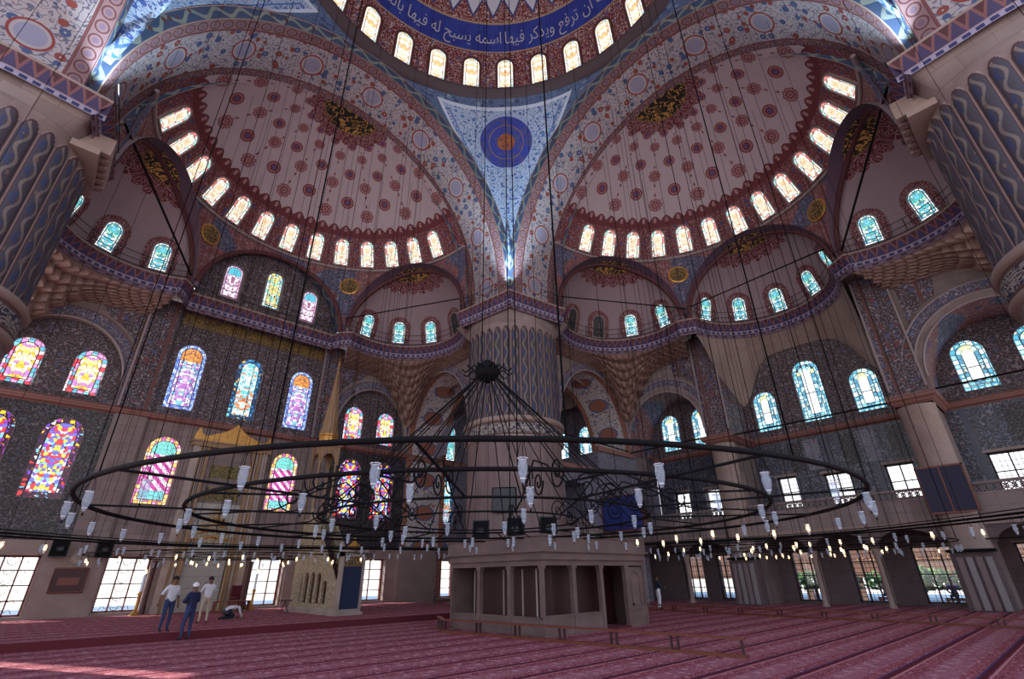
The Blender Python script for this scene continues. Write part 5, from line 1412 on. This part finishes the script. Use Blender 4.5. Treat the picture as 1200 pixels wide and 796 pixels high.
m = MB(); m.box(-.9, .9, -.2, .2, .0, .08); m.box(-.9, .9, -.2, .2, .5, .56); m.build('shelf', 'brown_wood', t)
for x in (-.87, 0, .87): m = MB(); m.box(x-.03, x+.03, -.2, .2, .08, .5); m.build('upright', 'brown_wood', t)
t = empty('music_stand', (2.9, 20.0, .22)); tag(t, 'small dark stand on the raised carpet left of the pulpit', 'stand')
m = MB(); m.box(-.3, .3, -.15, .15, .55, .6); m.build('top', 'dark_wood', t)
for x in (-.2, .2): m = MB(); m.tube([(x, 0, 0), (0, 0, .56)], .025, 5); m.build('leg', 'dark_wood', t)
# ---------------------------------------------------------------- people
for n_, c_ in (('skin', (118, 82, 66)), ('hair', (24, 20, 20)), ('shirt_white', (206, 200, 204)), ('shirt_navy', (30, 34, 70)), ('jeans', (44, 54, 92)), ('trousers_beige', (176, 156, 132)), ('shoe', (30, 28, 30)), ('cap_white', (226, 220, 216)), ('shirt_blue', (40, 90, 170)), ('trousers_dark', (34, 34, 50)), ('white_cloth', (220, 220, 226))):
    mat(n_, color=c_, rough=.85)
def person(loc, rz, lab, J, top, legs, hair='hair', shoe='shoe', cap=None, sleeve=True, group=None, s=1.0):
    """J: joints in metres, person faces -y. One continuous skinned body; face, hair and shoes grow with it."""
    names = ['pelvis', 'waist', 'chest', 'neck', 'head', 'crown', 'shL', 'elL', 'wrL', 'hdL', 'shR', 'elR', 'wrR', 'hdR', 'hpL', 'knL', 'anL', 'toL', 'hpR', 'knR', 'anR', 'toR']
    rad = dict(pelvis=(.165, .12), waist=(.145, .11), chest=(.175, .12), neck=(.055, .055), head=(.085, .095), crown=(.07, .08), sh=(.065, .065), el=(.045, .045), wr=(.03, .03), hd=(.042, .022), hp=(.095, .1), kn=(.062, .062), an=(.042, .042), to=(.04, .03))
    E_ = [('pelvis', 'waist'), ('waist', 'chest'), ('chest', 'neck'), ('neck', 'head'), ('head', 'crown')]
    for sd in 'LR': E_ += [('chest', 'sh'+sd), ('sh'+sd, 'el'+sd), ('el'+sd, 'wr'+sd), ('wr'+sd, 'hd'+sd), ('pelvis', 'hp'+sd), ('hp'+sd, 'kn'+sd), ('kn'+sd, 'an'+sd), ('an'+sd, 'to'+sd)]
    vs = [Vector(J[n]) for n in names]; ed = [(names.index(a), names.index(b)) for a, b in E_]; rr = []
    for n in names: k = n if n in rad else n[:-1]; rr.append(rad[k])
    # fingers: five short chains from each palm
    for sd in 'LR':
        w, h = Vector(J['wr'+sd]), Vector(J['hd'+sd]); d = (h-w).normalized(); side = d.cross(Vector((0, 1, 0)));
        side = side.normalized() if side.length > .1 else Vector((1, 0, 0)); hi = names.index('hd'+sd)
        curl = d.cross(side).normalized()
        for f in range(4):
            base = h+d*.02+side*(-.03+.02*f); a = base+d*.035; b = a+(d*.8+curl*.45).normalized()*(.032 if f in (1, 2) else .025)
            i = len(vs); vs += [base, a, b]; rr += [(.010, .010), (.009, .009), (.007, .007)]; ed += [(hi, i), (i, i+1), (i+1, i+2)]
        tb = h-d*.02+side*-.045; i = len(vs); vs += [tb, tb+(d-side*.5).normalized()*.035]; rr += [(.011, .011), (.009, .009)]; ed += [(hi, i), (i, i+1)]
    me = bpy.data.meshes.new('tmp'); me.from_pydata([tuple(v) for v in vs], ed, []); o = bpy.data.objects.new('tmp', me); COL.objects.link(o)
    md = o.modifiers.new('s', 'SKIN')
    for i, v in enumerate(me.skin_vertices[0].data): v.radius = rr[i]; v.use_root = (i == 0)
    o.modifiers.new('u', 'SUBSURF').levels = 2
    dg = bpy.context.evaluated_depsgraph_get(); ev = bpy.data.meshes.new_from_object(o.evaluated_get(dg)); bpy.data.objects.remove(o)
    ev.name = 'body'
    for k in ('skin', top, legs, shoe): ev.materials.append(MATS[k])
    H, Nk, An = Vector(J['head']), Vector(J['neck']), [Vector(J['anL']), Vector(J['anR'])]
    segs = dict(top=[('pelvis', 'waist'), ('waist', 'chest'), ('chest', 'shL'), ('chest', 'shR'), ('shL', 'elL'), ('shR', 'elR')], legs=[('hpL', 'knL'), ('hpR', 'knR'), ('knL', 'anL'), ('knR', 'anR'), ('pelvis', 'hpL'), ('pelvis', 'hpR')], shoe=[('anL', 'toL'), ('anR', 'toR')], skin=[('neck', 'head'), ('head', 'crown'), ('elL', 'wrL'), ('elR', 'wrR'), ('wrL', 'hdL'), ('wrR', 'hdR')])
    if sleeve: segs['top'] += [('elL', 'wrL'), ('elR', 'wrR')]; segs['skin'] = segs['skin'][:2]+segs['skin'][4:]
    idx = dict(skin=0, top=1, legs=2, shoe=3)
    def dseg(p, a, b):
        ab_ = b-a; t = max(0, min(1, (p-a).dot(ab_)/max(ab_.length_squared, 1e-9))); return (p-(a+ab_*t)).length
    for p in ev.polygons:
        c = Vector(p.center); best = min(((dseg(c, Vector(J[a]), Vector(J[b])), k) for k, l in segs.items() for a, b in l))
        p.material_index = idx[best[1]]; p.use_smooth = True
    root = empty('person', loc, rz); root.scale = (s, s, s); tag(root, lab, 'person', group)
    b = bpy.data.objects.new('body', ev); COL.objects.link(b); b.parent = root
    Up = (Vector(J['crown'])-H).normalized(); Fw = Vector(J.get('face', (0, -1, 0))).normalized(); Fw = (Fw-Up*Fw.dot(Up)).normalized(); Sd = Up.cross(Fw)
    def HP(x, y, z): return H+Sd*x+Fw*y+Up*z
    m = MB(); n = 16; rows, uv = [], []
    for k in range(9):
        ph = -.25+(pi/2+.25)*k/8; r_ = []
        for i in range(n+1):
            a = 2*pi*i/n; fx = .100*cos(ph)*cos(a); fy = .112*cos(ph)*sin(a); front = max(0, fy)
            r_.append(HP(fx, min(fy, .085) if ph < .45 else fy, .035+.112*sin(ph) + (front*.35 if ph < .3 else 0)))
        rows.append(r_); uv.append([(0, 0)]*(n+1))
    m.grid(rows, uv); m.build('cap' if cap else 'hair', cap or hair, root)
    m = MB(); m.face([HP(-.014, .088, -.02), HP(.014, .088, -.02), HP(0, .115, -.028)]); m.face([HP(-.014, .088, -.02), HP(0, .115, -.028), HP(0, .09, .02)]); m.face([HP(.014, .088, -.02), HP(0, .09, .02), HP(0, .115, -.028)]); m.build('nose', 'skin', root)
    for e in (-1, 1):
        m = MB(); m.tube([HP(e*.022, .087, .018), HP(e*.044, .083, .018)], .006, 5); m.build('eye', 'hair', root)
        m = MB(); m.tube([HP(e*.088, -.005, -.03), HP(e*.1, -.012, .0), HP(e*.088, -.005, .025)], .012, 5); m.build('ear', 'skin', root)
    m = MB(); m.tube([HP(-.025, .083, -.052), HP(.025, .083, -.052)], .005, 5); m.build('mouth', 'red_frame', root)
    return root
def stand(aL=None, aR=None, lean=0, st=.12, bend=0):
    J = dict(pelvis=(0, 0, .93), waist=(0, 0, 1.08), chest=(0, .0+lean, 1.32), neck=(0, -.01+lean, 1.48), head=(0, -.02+lean*1.2, 1.60), crown=(0, -.02+lean*1.2, 1.67),
             hpL=(.10, 0, .88), knL=(st*.95, -.02, .50), anL=(st, .02, .10), toL=(st+.02, -.13, .04), hpR=(-.10, 0, .88), knR=(-st*.95, -.03, .50), anR=(-st, .02, .10), toR=(-st-.02, -.13, .04))
    J['shL'] = (.19, lean, 1.38); J['shR'] = (-.19, lean, 1.38)
    for sd, e, arr in (('L', 1, aL), ('R', -1, aR)):
        arr = arr or ((e*.25, .02, 1.12), (e*.27, -.05, .88), (e*.27, -.07, .80))
        J['el'+sd], J['wr'+sd], J['hd'+sd] = arr
    return J
person((-3.75, 12.65, .22), .35, 'man in a white shirt and blue jeans standing on the raised carpet', stand(aR=((-.34, .0, 1.14), (-.44, -.12, .92), (-.47, -.16, .85))), 'shirt_white', 'jeans', sleeve=False)
person((-3.25, 11.75, 0), pi+.5, 'man in dark navy clothes and a pale cap, arms folded, on the lower carpet', stand(aL=((.30, -.06, 1.14), (.08, -.2, 1.16), (.0, -.22, 1.17)), aR=((-.30, -.06, 1.14), (-.08, -.22, 1.12), (.0, -.24, 1.12)), st=.15), 'shirt_navy', 'jeans', cap='cap_white', s=1.0)
person((-1.85, 15.8, .22), pi+.1, 'man in a white shirt and beige trousers seen from behind, hands raised to his face', stand(aL=((.27, -.06, 1.15), (.16, -.22, 1.36), (.1, -.24, 1.44)), aR=((-.27, -.06, 1.15), (-.16, -.22, 1.36), (-.1, -.24, 1.44)), st=.14), 'shirt_white', 'trousers_beige', sleeve=False)
Jk = dict(pelvis=(0, .25, .30), waist=(0, .08, .42), chest=(0, -.15, .45), neck=(0, -.30, .40), head=(0, -.40, .32), crown=(0, -.47, .27), face=(0, -.5, -1),
          shL=(.18, -.2, .42), elL=(.24, -.25, .2), wrL=(.18, -.42, .06), hdL=(.16, -.50, .04), shR=(-.18, -.2, .42), elR=(-.24, -.25, .2), wrR=(-.18, -.42, .06), hdR=(-.16, -.50, .04),
          hpL=(.11, .22, .26), knL=(.13, -.08, .09), anL=(.12, .32, .07), toL=(.12, .45, .04), hpR=(-.11, .22, .26), knR=(-.13, -.08, .09), anR=(-.12, .32, .07), toR=(-.12, .45, .04))
person((-.35, 17.5, .22), pi-1.1, 'person in a grey shirt and dark trousers bowed down kneeling on the raised carpet', Jk, 'shirt_white', 'trousers_dark', s=1.12)
person((19.1, 7.75, 0), .9, 'person in a dark top and white trousers standing beyond the right end of the platform', stand(aL=((.26, -.1, 1.14), (.16, -.32, 1.10), (.12, -.38, 1.10)), aR=((-.26, -.1, 1.14), (-.16, -.32, 1.10), (-.1, -.38, 1.10))), 'trousers_dark', 'white_cloth', s=1.0)
Js = dict(pelvis=(0, 0, .50), waist=(0, 0, .64), chest=(0, -.04, .88), neck=(0, -.06, 1.03), head=(0, -.08, 1.15), crown=(0, -.08, 1.22), shL=(.19, -.04, .94), elL=(.28, -.12, .72), wrL=(.12, -.26, .86), hdL=(.07, -.28, .92), shR=(-.19, -.04, .94), elR=(-.28, -.12, .70), wrR=(-.16, -.32, .62), hdR=(-.12, -.38, .62),
          hpL=(.1, -.02, .47), knL=(.14, -.42, .48), anL=(.14, -.42, .1), toL=(.14, -.56, .04), hpR=(-.1, -.02, .47), knR=(-.14, -.42, .48), anR=(-.14, -.42, .1), toR=(-.14, -.56, .04))
person((31.3, -3.6, .0), -1.57, 'person in a bright blue shirt seated outside the large window on the right', Js, 'shirt_blue', 'trousers_dark', sleeve=False)
person((31.3, -.35, .0), -1.57, 'person in a pale top seated outside the second large window from the right', Js, 'shirt_white', 'jeans')
for x, y, lab in ((31.45, -3.6, 'stone ledge outside under the person in blue'), (31.45, -.35, 'stone ledge outside under the person in a pale top')):
    t = empty('stone_bench', (x, y, -.4)); tag(t, lab, 'bench'); m = MB(); m.box(-.25, .3, -.5, .5, .60, .735); m.build('seat', 'marble', t)
    for k in (-.4, .4): m = MB(); m.box(-.2, .2, k-.08, k+.08, 0, .60); m.build('support', 'marble', t)
# courtyard range outside the east windows
m = MB(); m.box(44, 45, -30, 30, 1.5, 5); m.box(43.4, 44, -30, 30, 1.3, 1.6)
for k in range(14):
    m.box(43.7, 44, -28+k*4, -27.5+k*4, -.4, 1.5)
struct(m.build('courtyard_range', 'courtyard_brick'))
# greenery and courtyard wall outside the windows
mat('foliage', color=(96, 130, 84), rough=.9)
for x, y, h, lab in ((40, -8, 3.0, 'green shrub seen through the rightmost large window'), (41, 0, 3.2, 'green shrub seen through the middle right-hand windows'), (40, 6.5, 2.8, 'green shrub seen through the far right-hand window')):
    t = empty('shrub', (x, y, -.4)); tag(t, lab, 'shrub'); m = MB(); rnd = random.Random(int(x*y))
    for k in range(420):
        a, b = rnd.uniform(0, 2*pi), rnd.uniform(-.3, 1); r = 1.6*sqrt(rnd.random()); c = Vector((r*cos(a), 2.0*r*sin(a), 1.2+b*h*.45*(1-r/3))); u = Vector((rnd.uniform(-1, 1), rnd.uniform(-1, 1), rnd.uniform(-1, 1))).normalized()*.28; v = u.orthogonal().normalized()*.16
        m.face([c-u, c+v, c+u, c-v])
    m.build('leaves', 'foliage', t); m = MB(); m.tube([(0, 0, 0), (0, 0, 1.4)], .1, 6); m.build('stem', 'dark_wood', t)

# small floodlights on the balcony at the foot of each pendentive
for x, y, lab in ((10.75, 10.75, 'small floodlight on the balcony corner of the central pier, shining up the pendentive'), (-10.75, 10.75, 'small floodlight on the balcony corner of the near left pier'), (10.75, -10.75, 'small floodlight on the balcony corner of the near right pier')):
    t = empty('floodlight', (x, y, ZB+.02)); tag(t, lab, 'floodlight')
    m = MB(); m.box(-.12, .12, -.12, .12, 0, .05); m.build('base', 'iron', t); m = MB(); m.lathe([(.05, .05), (.12, .12), (.14, .2)], 12); m.build('housing', 'iron', t); m = MB(); m.lathe([(.001, .17), (.12, .18)], 12); m.build('lens', 'wick_white', t)
    l = bpy.data.lights.new('floodlight_bulb', 'SPOT'); l.energy = 2600; l.color = (.62, .88, 1.0); l.spot_size = radians(70); l.spot_blend = 1.0; l.shadow_soft_size = .08
    lo = bpy.data.objects.new('floodlight_bulb', l); COL.objects.link(lo); lo.parent = t; lo.location = (0, 0, .26); s_ = Vector((x, y, 0)).normalized()
    lo.rotation_euler = Vector((s_.x*.06, s_.y*.06, 1)).to_track_quat('-Z', 'Y').to_euler()
